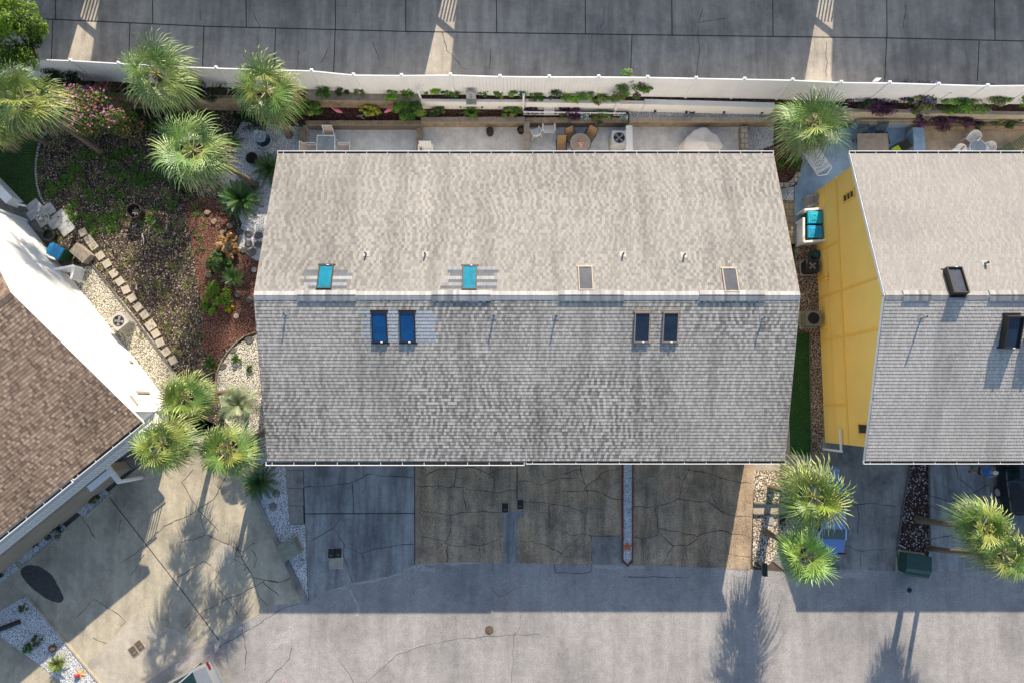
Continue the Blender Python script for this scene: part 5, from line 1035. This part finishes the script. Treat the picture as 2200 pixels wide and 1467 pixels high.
# covered furniture
r = random.Random(8); mb = MB(); prof = [(0, .0), (.55, .02), (1.0, .2), (1.0, .55)]
ring = []
N = 28; cx = at(1503, 322, 0)
lv = [(1.0, .02), (.97, .35), (.9, .7), (.62, .86), (.28, 1.0), (.02, 1.16)]
rings = []
for s_, z in lv:
    rr = []
    for k in range(N):
        a = 6.2832 * k / N; rad_ = 1.22 * (1 / max(abs(math.cos(a)) ** 1.3 + abs(math.sin(a)) ** 1.3, .6)) ** .55; wv = 1 + .045 * math.sin(a * 9 + z * 3) * (1 if z < .8 else .3)
        rr.append(Vector((math.cos(a) * rad_ * s_ * wv * 1.0, math.sin(a) * rad_ * s_ * wv * .95, z + .02 * math.sin(a * 5))))
    rings.append(rr)
for i in range(len(rings) - 1):
    for k in range(N): mb.face([rings[i][k], rings[i][(k + 1) % N], rings[i + 1][(k + 1) % N], rings[i + 1][k]])
mb.face(rings[-1]); o = mb.build('furniture_cover', m_tarp, None, True); o.location = cx; tag(o, 'beige fabric cover draped over furniture on the right grey patio', 'cover')
# lights and small ornaments of the beds
for k, (px, py, z) in enumerate([(917, 230, .65), (954, 233, .65), (990, 234, .65), (1036, 235, .65), (1073, 234, .65), (1405, 245, .65), (1472, 247, .65), (1552, 247, .65), (1633, 248, .65)]):
    mb = MB(); mb.tube([(0, 0, 0), (0, 0, .3)], .015, 6); mb.lathe([(.05, .22), (.075, .34), (.0, .37)], n=10); o = mb.build('path_light', m_blackm, None); o.location = at(px, py, z); tag(o, ('first', 'second', 'third', 'fourth', 'fifth')[k] + ' black path light from the left along the white wall over the dark mulch' if k < 5 else ['leftmost black path light on the pebble ledge', 'black path light just left of the black bowl', 'black path light right of the black bowl', 'rightmost black path light on the pebble ledge'][k - 5], 'path light', 'black path lights in the beds')
mb = MB(); mb.lathe([(.1, 0), (.2, .16), (.22, .2), (.18, .2), (.12, .08), (0, .07)], n=18); o = mb.build('bowl', m_dark, None, True); o.location = at(1485, 240, .65); tag(o, 'black bowl on the pebble ledge below the white upper wall', 'bowl')
def gpost(label, px, py, px2, py2, z0, z1):
    a = at(px2, py2, z0); mb = MB(); mb.box((0, 0, (z1 - z0) / 2), (.1, .1, z1 - z0)); mb.box((0, 0, z1 - z0 + .02), (.15, .15, .04)); o = mb.build('garden_post', m_white); o.location = a; tag(o, label, 'post', 'white garden posts')
gpost('white garden post left of the lime shrub', 0, 0, 904, 212, 1.55, 2.7); gpost('tall white garden post beside the purple creepers', 0, 0, 1124, 238, .65, 2.6); gpost('white garden post at the foot of the oleander', 0, 0, 1320, 242, .65, 2.0); gpost('leaning white post among violet shrubs on the right', 0, 0, 2003, 228, 1.3, 2.9)
mb = MB(); a, b = at(1124, 241, 1.0), at(1345, 244, 1.0); mb.bar(a, b, .05, .08); mb.bar((a.x, a.y, .68), (b.x, b.y, .68), .05, .06)
n = 22
for k in range(n): p = a.lerp(b, (k + .5) / n); mb.box((p.x, p.y, .83), (.04, .04, .3))
tag(mb.build('low_picket_rail', m_white, None, False, (a + b) / 2), 'low white picket rail along the purple plant bed', 'rail')
mb = MB(); a, b = at(1850, 258, 1.0), at(2200, 258, 1.0)
for k in range(70): p = a.lerp(b, (k + .5) / 70); mb.box((p.x, p.y, .85), (.04, .04, .28))
mb.bar((a.x, a.y, .95), (b.x, b.y, .95), .05, .05); tag(mb.build('low_picket_rail', m_conc_p, None, False, (a + b) / 2), 'low dark tan picket rail above the tan patio wall', 'rail')
o = thing('stone_plaque', 'grey stone plaque with a carved letter standing in the yellow flower bed', 'plaque', at(1013, 213, 1.55)); mb = MB(); pr = [(-.27, 0), (.27, 0), (.27, .78), (.2, .86), (.1, .9), (0, .91), (-.1, .9), (-.2, .86), (-.27, .78)]
f = [Vector((x, -.08 + .05 * z, z)) for x, z in pr]; bk = [v + Vector((0, .1, 0)) for v in f]; mb.face(f); mb.face(bk[::-1])
for k in range(len(f)): mb.face([f[k], bk[k], bk[(k + 1) % len(f)], f[(k + 1) % len(f)]])
mb.build('slab', m_flag, o); mb = MB(); mb.box((0, -.2, .06), (.56, .3, .12)); mb.build('foot', m_flag, o)
mb = MB()
for p, q in (((-.08, .62), (.08, .62)), ((0, .62), (0, .36)), ((-.05, .36), (.05, .36))): mb.bar((p[0], -.088 + .05 * p[1], p[1]), (q[0], -.088 + .05 * q[1], q[1]), .03, .01)
mb.build('carving', m_stone, o)
def flamingo(label, loc, rz):
    o = thing('flamingo_ornament', label, 'ornament', loc, rz, 'pink flamingo ornaments'); mb = MB(); mb.tube([(-.3, 0, .5), (-.16, 0, .54), (0, 0, .55), (.14, 0, .58), (.2, 0, .6)], [.015, .08, .11, .07, .03], 8); mb.tube([(.16, 0, .58), (.27, 0, .66), (.24, 0, .8), (.3, 0, .88), (.4, 0, .84)], [.04, .028, .024, .035, .01], 7); mb.build('body', flat('flamingo_pink', (.75, .22, .34), .5) if 'flamingo_pink' not in bpy.data.materials else bpy.data.materials['flamingo_pink'], o, True)
    for s in (-.03, .03): m2 = MB(); m2.tube([(0, s, 0), (0, s, .5)], .008, 5); m2.build('leg', m_blackm, o)
flamingo('pink flamingo left of the croton in the dark mulch', at(730, 247, .65), R(160)); flamingo('pink flamingo right of the croton in the dark mulch', at(839, 246, .65), R(25))
mb = MB(); mb.tube([(-.25, 0, .03), (0, .02, .08), (.2, .1, .05)], [.02, .03, .015], 6); mb.tube([(0, 0, .07), (.1, -.12, .05), (.2, -.14, .04)], [.025, .018, .01], 6); o = mb.build('driftwood', m_flag, None, True); o.location = at(776, 251, .65); tag(o, 'pale forked driftwood left of the croton', 'driftwood')
o = thing('lane_sign', 'small white sign on a stake at the lane side of the fence', 'sign', tuple(at(1884, 171, 3.45).xy) + (1.5,)); mb = MB(); mb.tube([(0, 0, 0), (0, 0, 1.9)], .02, 6); mb.build('stake', m_white, o); mb = MB(); mb.box((0, -.02, 1.95), (.30, .03, .36)); mb.build('board', m_white, o)
# right hand patios
slat_chair('dark blue adirondack chair nearest the blue partition', at(1884, 306, 0), R(8), m_navyw, 'dark blue adirondack chairs', .74, .5, .95); slat_chair('dark blue adirondack chair half under the palm crown', at(1848, 312, 0), R(20), m_navyw, 'dark blue adirondack chairs', .74, .5, .95)
table('square grey table on the shaded blue patio, partly under the gutter', at(1862, 322, 0), 0, .7, m_wood, m_wood, square=(1.7, 1.3))
o = sling_chair('dark woven chair with a lime green cushion', at(1918, 329, 0), R(-60), m_dark, m_blackm); 
mb = MB(); mb.box((0, -.03, .45), (.44, .44, .1)); mb.build('cushion', m_lime, o)
o = thing('hammock_chair', 'white net lounger hanging open below the big right palm', 'lounger', at(1745, 345, 0), R(32)); mb = MB()
for k in range(-6, 7):
    for s in (1, -1): x = k * .1; p, q = Vector((x, -.9, .42)), Vector((x + s * .45, .9, .42)); q.x = max(-.45, min(.45, q.x)); p.x = max(-.45, min(.45, p.x)); mb.bar(p, q, .022, .012)
mb.build('net', m_white, o)
for s in (-1, 1): f = MB(); f.tube([(s * .47, -.95, .42), (s * .47, .95, .44)], .022, 6); f.tube([(s * .47, -.7, .42), (s * .5, -.7, 0)], .018, 6); f.tube([(s * .47, .7, .42), (s * .5, .7, 0)], .018, 6); f.build('side_frame', m_white, o)
f = MB(); f.tube([(-.47, -.95, .42), (.0, -1.15, .42), (.47, -.95, .42)], .025, 6); f.build('end_bar', m_white, o)
plastic_chair('white plastic chair above left of the round glass table', at(2076, 304, 0), R(-40), 'white plastic chairs'); plastic_chair('white plastic chair left of the round glass table under the gutter', at(2046, 333, 0), R(10), 'white plastic chairs'); plastic_chair('white plastic chair right of the round glass table', at(2107, 327, 0), R(-70), 'white plastic chairs')
table('round glass table with white rim on the tan patio', at(2084, 327, 0), .46, .68, m_clear, m_white); table('small round white side table left of the round glass table', at(2064, 333, 0), .25, .5, m_white, m_white, 18, name='side_table')
o = thing('sun_lounger', 'green slatted sun lounger at the right picture edge', 'lounger', at(2160, 327, 0), R(-58)); mb = MB()
for k in range(12): mb.box((0, -.95 + k * .105, .36), (.62, .085, .025))
mb.build('bed', m_greenp, o); mb = MB()
for k in range(8): y = .33 + k * .085; mb.bar((-.31, y, .36 + k * .055), (.31, y, .36 + k * .055), .075, .022)
mb.build('backrest', m_greenp, o)
for s in (-1, 1): f = MB(); f.bar((s * .33, -1.0, .33), (s * .33, .3, .33), .04, .08); f.tube([(s * .33, -.8, 0), (s * .33, -.8, .33)], .025, 6); f.tube([(s * .33, .4, 0), (s * .33, .3, .33)], .025, 6); f.build('side_frame', m_greenp, o)
# gap by the yellow wall
slat_chair('grey metal folding chair leaning at the yellow wall above the bins', at(1738, 437, 0), R(-80), m_lead, None, .6, .25, .85)
bin_('green wheeled bin with cyan lid, upper of the two at the yellow wall', at(1734, 478, 0), R(-90), m_bincyan); bin_('green wheeled bin with blue lid, lower of the two at the yellow wall', at(1734, 508, 0), R(-90), flat('bin_lid_mid', (.015, .33, .60), .5, .08))
lattice('white slatted screen above the two bins at the yellow wall', (1712, 462), (1757, 459), 1.0); lattice('white slatted screen below the two bins at the yellow wall', (1712, 529), (1757, 526), 1.0); lattice('white slatted screen at the left side of the two bins', (1711, 480), (1711, 528), .95)
o = thing('hose_barrel', 'small dark teal barrel just below the screened bins', 'barrel', at(1746, 550, 0)); mb = MB(); mb.lathe([(.2, 0), (.24, .2), (.22, .5), (.2, .52), (.17, .45), (0, .44)], n=18); mb.build('barrel', flat('teal_plastic', (.03, .10, .12), .5), o, True); mb = MB(); mb.lathe([(.23, .28), (.245, .3), (.23, .32)], n=18, cap=False); mb.build('band', m_dark, o)
edging('dark edging between the turf strip and the brown pebbles', [(1740, 716), (1741, 850), (1744, 978)], .05, .08, m_stone)

# ------------------------------------------------------------------ front of the row
o = thing('utility_cabinet', 'low weathered metal utility cabinet leaning at the pebble bed kerb', 'cabinet', at(628, 1174, .03), R(28)); mb = MB(); mb.box((0, 0, .35), (.95, .8, .7)); mb.build('body', m_cabinet, o); mb = MB(); mb.box((0, -.03, .73), (1.04, .9, .05)); mb.box((0, .0, .765), (.94, .34, .02)); mb.build('lid', m_cabinet, o); mb = MB(); mb.box((-.2, .44, .62), (.3, .08, .1)); mb.build('hinge', m_wood, o)
def meterbox(label, px, py, rz, mat, z=0.02, w_=.34, l=.5, cat='meter cover'):
    o = thing('meter_cover', label, cat, at(px, py, z), rz, 'meter covers set in the paving'); mb = MB(); mb.box((0, 0, .012), (w_ + .07, l + .07, .024)); mb.build('rim', m_conc_p, o); mb = MB(); mb.box((0, 0, .027), (w_, l, .02)); mb.build('lid', mat, o); mb = MB(); mb.box((-.05, -.1, .041), (.03, .06, .01)); mb.box((.04, -.1, .041), (.03, .06, .01)); mb.build('marker', flat('ochre_mark', (.5, .25, .08)) if mat is m_dark else m_conc_p, o)
meterbox('left black meter cover above the white concrete patch', 712, 1188, 0, m_dark); meterbox('right black meter cover above the white concrete patch', 727, 1187, 0, m_dark); meterbox('black meter cover left of the joint between brown driveways', 1085, 1090, 0, m_dark); meterbox('black meter cover right of the joint between brown driveways', 1118, 1083, 0, m_dark)
meterbox('tan meter cover on the left concrete, upper right of its pair', 300, 1386, R(38), m_iron); meterbox('tan meter cover on the left concrete, lower left of its pair', 287, 1398, R(38), m_iron); meterbox('grey meter cover in the river pebbles', 1654, 1116, 0, m_lead, .03); meterbox('dark meter cover in the river pebbles by the palm', 1681, 1118, 0, m_dark, .03)
rock('upper flat grey stone in the shaded white pebbles by the path slabs', 594, 1060, .24, .24, .06, 601, m_conc_r, 'stepping_stone', 'stepping stone', None, .035); rock('lower flat grey stone in the shaded white pebbles by the path slabs', 587, 1089, .22, .27, .06, 602, m_conc_r, 'stepping_stone', 'stepping stone', None, .035)
def star(label, loc, s, mat, rz):
    mb = MB(); c = Vector((0, 0, s * .28)); n = 10
    P = [Vector((math.cos(6.2832 * k / n + rz), math.sin(6.2832 * k / n + rz), 0)) * (s if k % 2 == 0 else s * .48) + Vector((0, 0, .03)) for k in range(n)]
    for k in range(n): mb.face([c, P[k], P[(k + 1) % n]]); mb.face([P[k], P[k] - Vector((0, 0, .03)), P[(k + 1) % n] - Vector((0, 0, .03)), P[(k + 1) % n]])
    o = mb.build('starfish_ornament', mat); o.location = loc; tag(o, label, 'ornament')
star('orange starfish ornament on the narrow white pebble strip', at(1348, 1174, .06), .26, m_orange, .3); star('small tan and red starfish ornament on the lower left pebbles', at(173, 1447, .04), .3, flat('ochre_star', (.6, .33, .12), .8), 1.0)
mb = MB(); mb.tube([(-.12, -.05, .06), (0, 0, .08), (.14, .06, .07)], [.05, .09, .05], 8); o = mb.build('garden_ornament', m_red, None, True); o.location = at(166, 1450, .1); tag(o, 'little red ornament lying on the tan starfish', 'ornament')
a, b = at(-30, 1362, .12), at(42, 1335, .12); mb = MB(); mb.tube([a, b], [.13, .12], 10); tag(mb.build('log', m_char, None, True, a), 'dark log lying on the lower left pebbles at the picture edge', 'log')
mb = MB(); mb.lathe([(.16, 0), (.2, .1), (.17, .2), (.08, .26), (.0, .26)], n=14); o = mb.build('stone_ornament', m_iron, None, True); o.location = at(115, 1391, .04); tag(o, 'small dark round stone ornament above the agave', 'ornament')
for px, py, rr, lb, m_ in ((1051, 1353, .2, 'round rusty utility lid in the sunlit street', m_iron), (1954, 1267, .1, 'small black lid in the shaded street on the right', m_dark)):
    mb = MB(); mb.lathe([(rr + .03, 0), (rr + .03, .012), (rr, .014), (rr, .006), (rr * .9, .006), (rr * .88, .016), (0, .02)], n=24); o = mb.build('manhole_cover', m_, None); o.location = at(px, py, LAY + .004); tag(o, lb, 'manhole cover')
mb = MB(); mb.tube([(-.07, 0, .035), (.07, 0, .035)], .034, 10); o = mb.build('drink_can', m_binblue); o.location = at(1340, 1305, LAY); tag(o, 'crushed blue can lying in the shaded street', 'can')
mb = MB(); mb.tube([(0, 0, .01), (.06, -.1, .012)], .015, 5); o = mb.build('litter', m_red); o.location = at(610, 1463, LAY); tag(o, 'tiny red scrap at the bottom of the street', 'litter')
o = thing('mailbox', 'black mailbox on a post at the pebble bed end by the street', 'mailbox', at(1627, 1212, .02)); mb = MB(); mb.box((0, 0, .5), (.1, .1, 1.0)); mb.build('post', m_blackm, o); mb = MB()
pr = [(-.13, 0), (.13, 0), (.13, .16), (.09, .25), (0, .28), (-.09, .25), (-.13, .16)]; f = [Vector((x, -.32, 1 + z)) for x, z in pr]; bk = [v + Vector((0, .62, 0)) for v in f]; mb.face(f); mb.face(bk[::-1])
for k in range(7): mb.face([f[k], bk[k], bk[(k + 1) % 7], f[(k + 1) % 7]])
mb.build('box', m_blackm, o); mb = MB(); mb.box((0, -.335, 1.13), (.24, .02, .22)); mb.build('door', m_lead, o)
o = thing('transformer_box', 'dark green transformer box at the end of the red mulch strip', 'utility box', at(1954, 1207, .02), R(-8)); mb = MB(); mb.box((0, 0, .42), (1.25, 1.0, .84)); mb.build('body', m_trans, o); mb = MB(); P = [(-.66, .55, .84), (.66, .55, .84), (.66, -.2, .95), (-.66, -.2, .95)]; Q = [(-.66, -.2, .95), (.66, -.2, .95), (.66, -.62, .7), (-.66, -.62, .7)]; mb.face(P); mb.face(Q); mb.face([(-.66, .55, .84), (-.66, -.2, .95), (-.66, -.62, .7)]); mb.face([(.66, .55, .84), (.66, -.62, .7), (.66, -.2, .95)]); mb.face([(-.66, -.62, .7), (.66, -.62, .7), (.66, .55, .835), (-.66, .55, .835)]); mb.build('lid', m_trans, o); mb = MB(); mb.box((0, 0, .03), (1.45, 1.2, .06)); mb.build('pad', m_conc_p, o)
mb = MB(); mb.tube([(-.2, .1, .03), (.2, -.1, .03)], .025, 6); o = mb.build('pipe_piece', m_white); o.location = at(1938, 1173, .03); tag(o, 'short white pipe piece on red mulch above the green box', 'pipe')
edging('small pale border stones left of the red mulch strip', [(1957, 988), (1940, 1090), (1927, 1180), (1930, 1222)], .08, .1, m_stone); edging('small dark border stones right of the red mulch strip', [(1996, 988), (1998, 1170)], .08, .1, m_stone)
edging('scalloped edging above the concrete step in the river pebbles', [(1620, 1081), (1695, 1081)], .06, .14, m_stone); edging('scalloped edging below the concrete step in the river pebbles', [(1619, 1104), (1692, 1104)], .06, .14, m_stone)

# ------------------------------------------------------------------ cars
def car(label, loc, rz, paint, L=4.6, W=1.82, H=1.45, kind='sedan', cat='car', name='parked_car'):
    """lofted body: stations along the length, x forward"""
    o = thing(name, label, cat, loc, rz); h = L / 2; q = W / 2; mb = MB()
    if kind == 'sedan': deck = [(-h, .62), (-h + .12, .95), (-h + .95, 1.02), (-.1, 1.0), (h - 1.1, .95), (h - .25, .78), (h, .55)]
    elif kind == 'suv': deck = [(-h, .6), (-h + .06, 1.05), (-h + .5, 1.1), (0, 1.08), (h - 1.2, 1.02), (h - .3, .85), (h, .6)]
    else: deck = [(-h, .65), (-h + .06, 1.02), (-h + 1.6, 1.05), (0, 1.08), (h - 1.3, 1.08), (h - .2, .95), (h, .65)]
    wf = lambda x: q * (1 - .10 * max(0, abs(x) / h - .6) / .4 - .10 * max(0, abs(x) / h - .9) / .1)
    sec = []
    for x, z in deck:
        w_ = wf(x); sec.append([Vector((x, -w_ * .94, .28)), Vector((x, -w_, .5)), Vector((x, -w_ * .985, z - .14)), Vector((x, -w_ * .88, z)), Vector((x, 0, z + .025)), Vector((x, w_ * .88, z)), Vector((x, w_ * .985, z - .14)), Vector((x, w_, .5)), Vector((x, w_ * .94, .28))])
    for a, b in zip(sec[:-1], sec[1:]):
        for k in range(8): mb.face([a[k], a[k + 1], b[k + 1], b[k]])
    mb.face(sec[0][::-1]); mb.face(sec[-1]); mb.face([sec[0][0], sec[-1][0], sec[-1][8], sec[0][8]]); mb.build('body', paint, o, True)
    if kind == 'sedan': cab = [(-h + .75, -h + 1.35, .35 + 1.1 - .0, h - 1.75)]; x0, x1, x2, x3 = -h + .78, -h + 1.45, h - 2.15, h - 1.35
    elif kind == 'suv': x0, x1, x2, x3 = -h + .30, -h + .85, h - 2.1, h - 1.3
    else: x0, x1, x2, x3 = -h + 1.75, -h + 2.0, h - 2.0, h - 1.35
    zb = 1.0; rw = q * .72; bw = q * .90
    T = [(x1, -rw), (x2, -rw), (x2, rw), (x1, rw)]; B = [(x0, -bw), (x3, -bw), (x3, bw), (x0, bw)]
    g = MB(); t = [Vector((x, y, H - .03)) for x, y in T]; b = [Vector((x, y, zb)) for x, y in B]
    for k, nm in ((0, 'side_window'), (1, 'windscreen'), (2, 'side_window'), (3, 'rear_window')):
        g = MB(); g.face([b[k], b[(k + 1) % 4], t[(k + 1) % 4], t[k]]); g.build(nm, m_carglass, o)
    rf = MB(); N = 6; rows = []
    for i in range(N + 1):
        x = x1 - .04 + (x2 - x1 + .08) * i / N; e = 1 - abs(2 * i / N - 1) ** 2.5; rows.append([Vector((x, rw * 1.03 * k, H - .03 + .05 * e * (1 - (k * k) * .8))) for k in (-1, -.6, 0, .6, 1)])
    for a, c in zip(rows[:-1], rows[1:]):
        for k in range(4): rf.face([a[k], c[k], c[k + 1], a[k + 1]])
    for k in range(4): rf.bar(b[k] + Vector((0, 0, -.02)), t[k], .07, .06)
    for s in (-1, 1):
        xm = (x1 + x2) / 2; rf.bar((xm, s * bw * .985, zb), (xm, s * rw * 1.01, H - .02), .09, .04)
        if kind == 'suv': rf.bar((x1 + .1, s * rw * .93, H + .06), (x2 - .1, s * rw * .93, H + .06), .05, .04)
    rf.build('roof', paint, o, True)
    for sx in (-1, 1):
        for s in (-1, 1):
            wx = sx * h * .60; m2 = MB(); m2.tube([(wx, s * (q - .24), .33), (wx, s * (q - .02), .33)], .33, 18); wo = m2.build('wheel', m_tyre, o); m3 = MB(); m3.tube([(wx, s * (q - .03), .33), (wx, s * (q - .005), .33)], .2, 14); m3.build('rim', m_lead, wo)
    for s in (-1, 1):
        m2 = MB(); m2.box((-h + .03, s * q * .72, .80), (.07, .40, .10)); m2.build('tail_light', m_lamp, o); m2 = MB(); m2.box((h - .12, s * q * .66, .70), (.2, .38, .12)); m2.build('headlight', m_clear, o)
        m2 = MB(); m2.box((x3 - .25, s * (q + .06), 1.02), (.14, .2, .14)); m2.build('mirror', paint, o)
    m2 = MB(); m2.box((-h - .02, 0, .48), (.16, W * .86, .2)); m2.build('rear_bumper', m_blackm if kind != 'sedan' else paint, o); m2 = MB(); m2.box((h + .01, 0, .45), (.14, W * .84, .2)); m2.build('front_bumper', paint, o)
    if kind == 'pickup': m2 = MB(); m2.box((-h + .92, 0, 1.052), (1.5, W * .78, .03)); m2.build('bed_cover', m_dark, o)
    return o
a = at(440, 1417, .8); b = at(481, 1490, .8); rear = (a + b) / 2; dd = Vector((-.876, -.482, 0)); c = rear + dd * 2.28; c.z = LAY
car('silver car cut off by the bottom edge, parked aslant', c, math.atan2(dd.y, dd.x), m_carsilver, 4.6, 1.84, 1.46)
a = at(1779, 1188, .6); car('light blue sedan mostly hidden under a palm crown', (a.x, a.y + 2.25, .015), R(90), m_carblue, 4.5, 1.76, 1.43)
a = at(2190, 1105, .7); car('black pickup by the garage at the right edge', (a.x + .12, a.y + 2.75, .015), R(90), m_cardark, 5.4, 1.95, 1.8, 'pickup', 'pickup', 'parked_pickup')

# ------------------------------------------------------------------ the person at the pickup
def skin(name, joints, edges, mat, parent, sub=2):
    me = bpy.data.meshes.new(name); me.from_pydata([j[0] for j in joints], edges, []); o = bpy.data.objects.new(name, me); COL.objects.link(o); me.materials.append(mat)
    sk = o.modifiers.new('skin', 'SKIN'); sv = me.skin_vertices[0].data
    for k, j in enumerate(joints): sv[k].radius = j[1] if hasattr(j[1], '__len__') else (j[1], j[1]); sv[k].use_root = (k == 0)
    sk.use_smooth_shade = True; ss = o.modifiers.new('sub', 'SUBSURF'); ss.levels = sub; ss.render_levels = sub
    o.parent = parent; return o
pb_ = at(2088, 1008, .015)
pe = thing('person', 'standing person in blue shirt and white cap reaching towards the black pickup', 'person', pb_, R(-95))   # faces local +Y, the pickup
J = [((0, 0, .93), (.15, .11)), ((0, .0, 1.12), (.135, .1)), ((0, .02, 1.34), (.17, .11)), ((0, .02, 1.47), (.07, .06)), ((0, .05, 1.58), (.06, .065)), ((0, .06, 1.68), (.08, .1)), ((0, .05, 1.76), (.06, .07)),
     ((-.18, .02, 1.40), .06), ((-.25, .12, 1.16), .045), ((-.2, .34, 1.2), .034), ((-.18, .4, 1.21), .026), ((.18, .02, 1.40), .06), ((.26, .16, 1.2), .045), ((.18, .38, 1.28), .034), ((.16, .44, 1.29), .026),
     ((-.1, 0, .84), .09), ((-.11, .02, .48), .062), ((-.11, -.02, .09), .042), ((-.12, .11, .04), .038), ((.1, 0, .84), .09), ((.12, -.06, .48), .062), ((.13, -.14, .09), .042), ((.14, -.02, .04), .038)]
E_ = [(0, 1), (1, 2), (2, 3), (3, 4), (4, 5), (5, 6), (2, 7), (7, 8), (8, 9), (9, 10), (2, 11), (11, 12), (12, 13), (13, 14), (0, 15), (15, 16), (16, 17), (17, 18), (0, 19), (19, 20), (20, 21), (21, 22)]
bd = skin('body', J, E_, m_skin, pe)
for s, hx, hy, hz in ((-1, -.18, .41, 1.21), (1, .16, .45, 1.29)):
    for f in range(5):
        t = (f - 2) * .018; l = (.055, .075, .08, .072, .05)[f] if f else .05; x0 = hx + t * s; mb = MB()
        if f == 0: mb.tube([(hx + .03 * -s, hy - .01, hz), (hx + .055 * -s, hy + .02, hz - .01), (hx + .05 * -s, hy + .05, hz - .02)], [.011, .01, .007], 6)
        else: mb.tube([(x0, hy + .02, hz), (x0, hy + .02 + l * .55, hz - .008), (x0, hy + .02 + l * .85, hz - .035)], [.010, .009, .006], 6)
        mb.build('finger', m_skin, pe, True)
skin('shirt', [((0, 0, .88), (.19, .14)), ((0, .0, 1.1), (.18, .135)), ((0, .02, 1.33), (.2, .135)), ((0, .02, 1.46), (.085, .08)), ((-.18, .02, 1.40), .085), ((-.235, .08, 1.22), .075), ((.18, .02, 1.40), .085), ((.24, .1, 1.26), .075)], [(0, 1), (1, 2), (2, 3), (2, 4), (4, 5), (2, 6), (6, 7)], m_shirt, pe)
skin('shorts', [((0, 0, .92), (.175, .13)), ((-.1, 0, .82), .11), ((-.115, .02, .52), .085), ((.1, 0, .82), .11), ((.12, -.05, .52), .085)], [(0, 1), (1, 2), (0, 3), (3, 4)], m_short, pe)
for p in (((-.11, -.04, .045), (-.12, .06, .045), (-.125, .17, .035)), ((.13, -.17, .045), (.14, -.07, .045), (.145, .04, .035))): mb = MB(); mb.tube(p, [.05, .052, .035], 8); mb.build('shoe', m_dark, pe, True)
mb = MB(); mb.lathe([(.105, 0), (.11, .04), (.095, .1), (.05, .135), (0, .14)], (0, .06, 1.70), 16); mb.box((0, .19, 1.715), (.14, .12, .015)); mb.build('cap', m_hair, pe, True)
for s in (-1, 1): mb = MB(); mb.tube([(s * .098, .045, 1.69), (s * .105, .04, 1.65)], .022, 6); mb.build('ear', m_skin, pe, True); mb = MB(); mb.lathe([(.012, 0), (0, .006)], (s * .035, .155, 1.68), 8); mb.build('eye', m_dark, pe)
mb = MB(); mb.tube([(0, .155, 1.68), (0, .185, 1.645)], [.012, .018], 6); mb.build('nose', m_skin, pe, True); mb = MB(); mb.box((0, .158, 1.615), (.05, .01, .01)); mb.build('mouth', m_red, pe)

# dry leaves blown over the paving: too many to count
mb = MB(); r = random.Random(123)
for k in range(1500):
    z = .0
    if k % 5 == 0: px, py, z = r.uniform(660, 1590), r.uniform(278, 325), .03
    elif k % 5 == 1: px, py, z = r.uniform(120, 2200), r.uniform(0, 165), 1.51
    elif k % 5 == 2: px, py = r.uniform(360, 600), r.uniform(960, 1300)
    else: px, py = r.uniform(560, 2200), 1222 + abs(r.gauss(0, 60)); py = min(py, 1467)
    p = at(px, py, z + .03); a_ = r.uniform(0, 6.28); s = r.uniform(.012, .034); u = Vector((math.cos(a_), math.sin(a_), r.uniform(-.3, .3))) * s; v = Vector((-math.sin(a_), math.cos(a_), r.uniform(-.3, .3))) * s * .5
    mb.face([p - u, p - v, p + u, p + v], r.choice([(.10, .06, .03), (.16, .11, .05), (.06, .045, .03), (.2, .16, .08)]))
tag(mb.build('dry_leaves', m_fol), None, None, None, 'stuff')
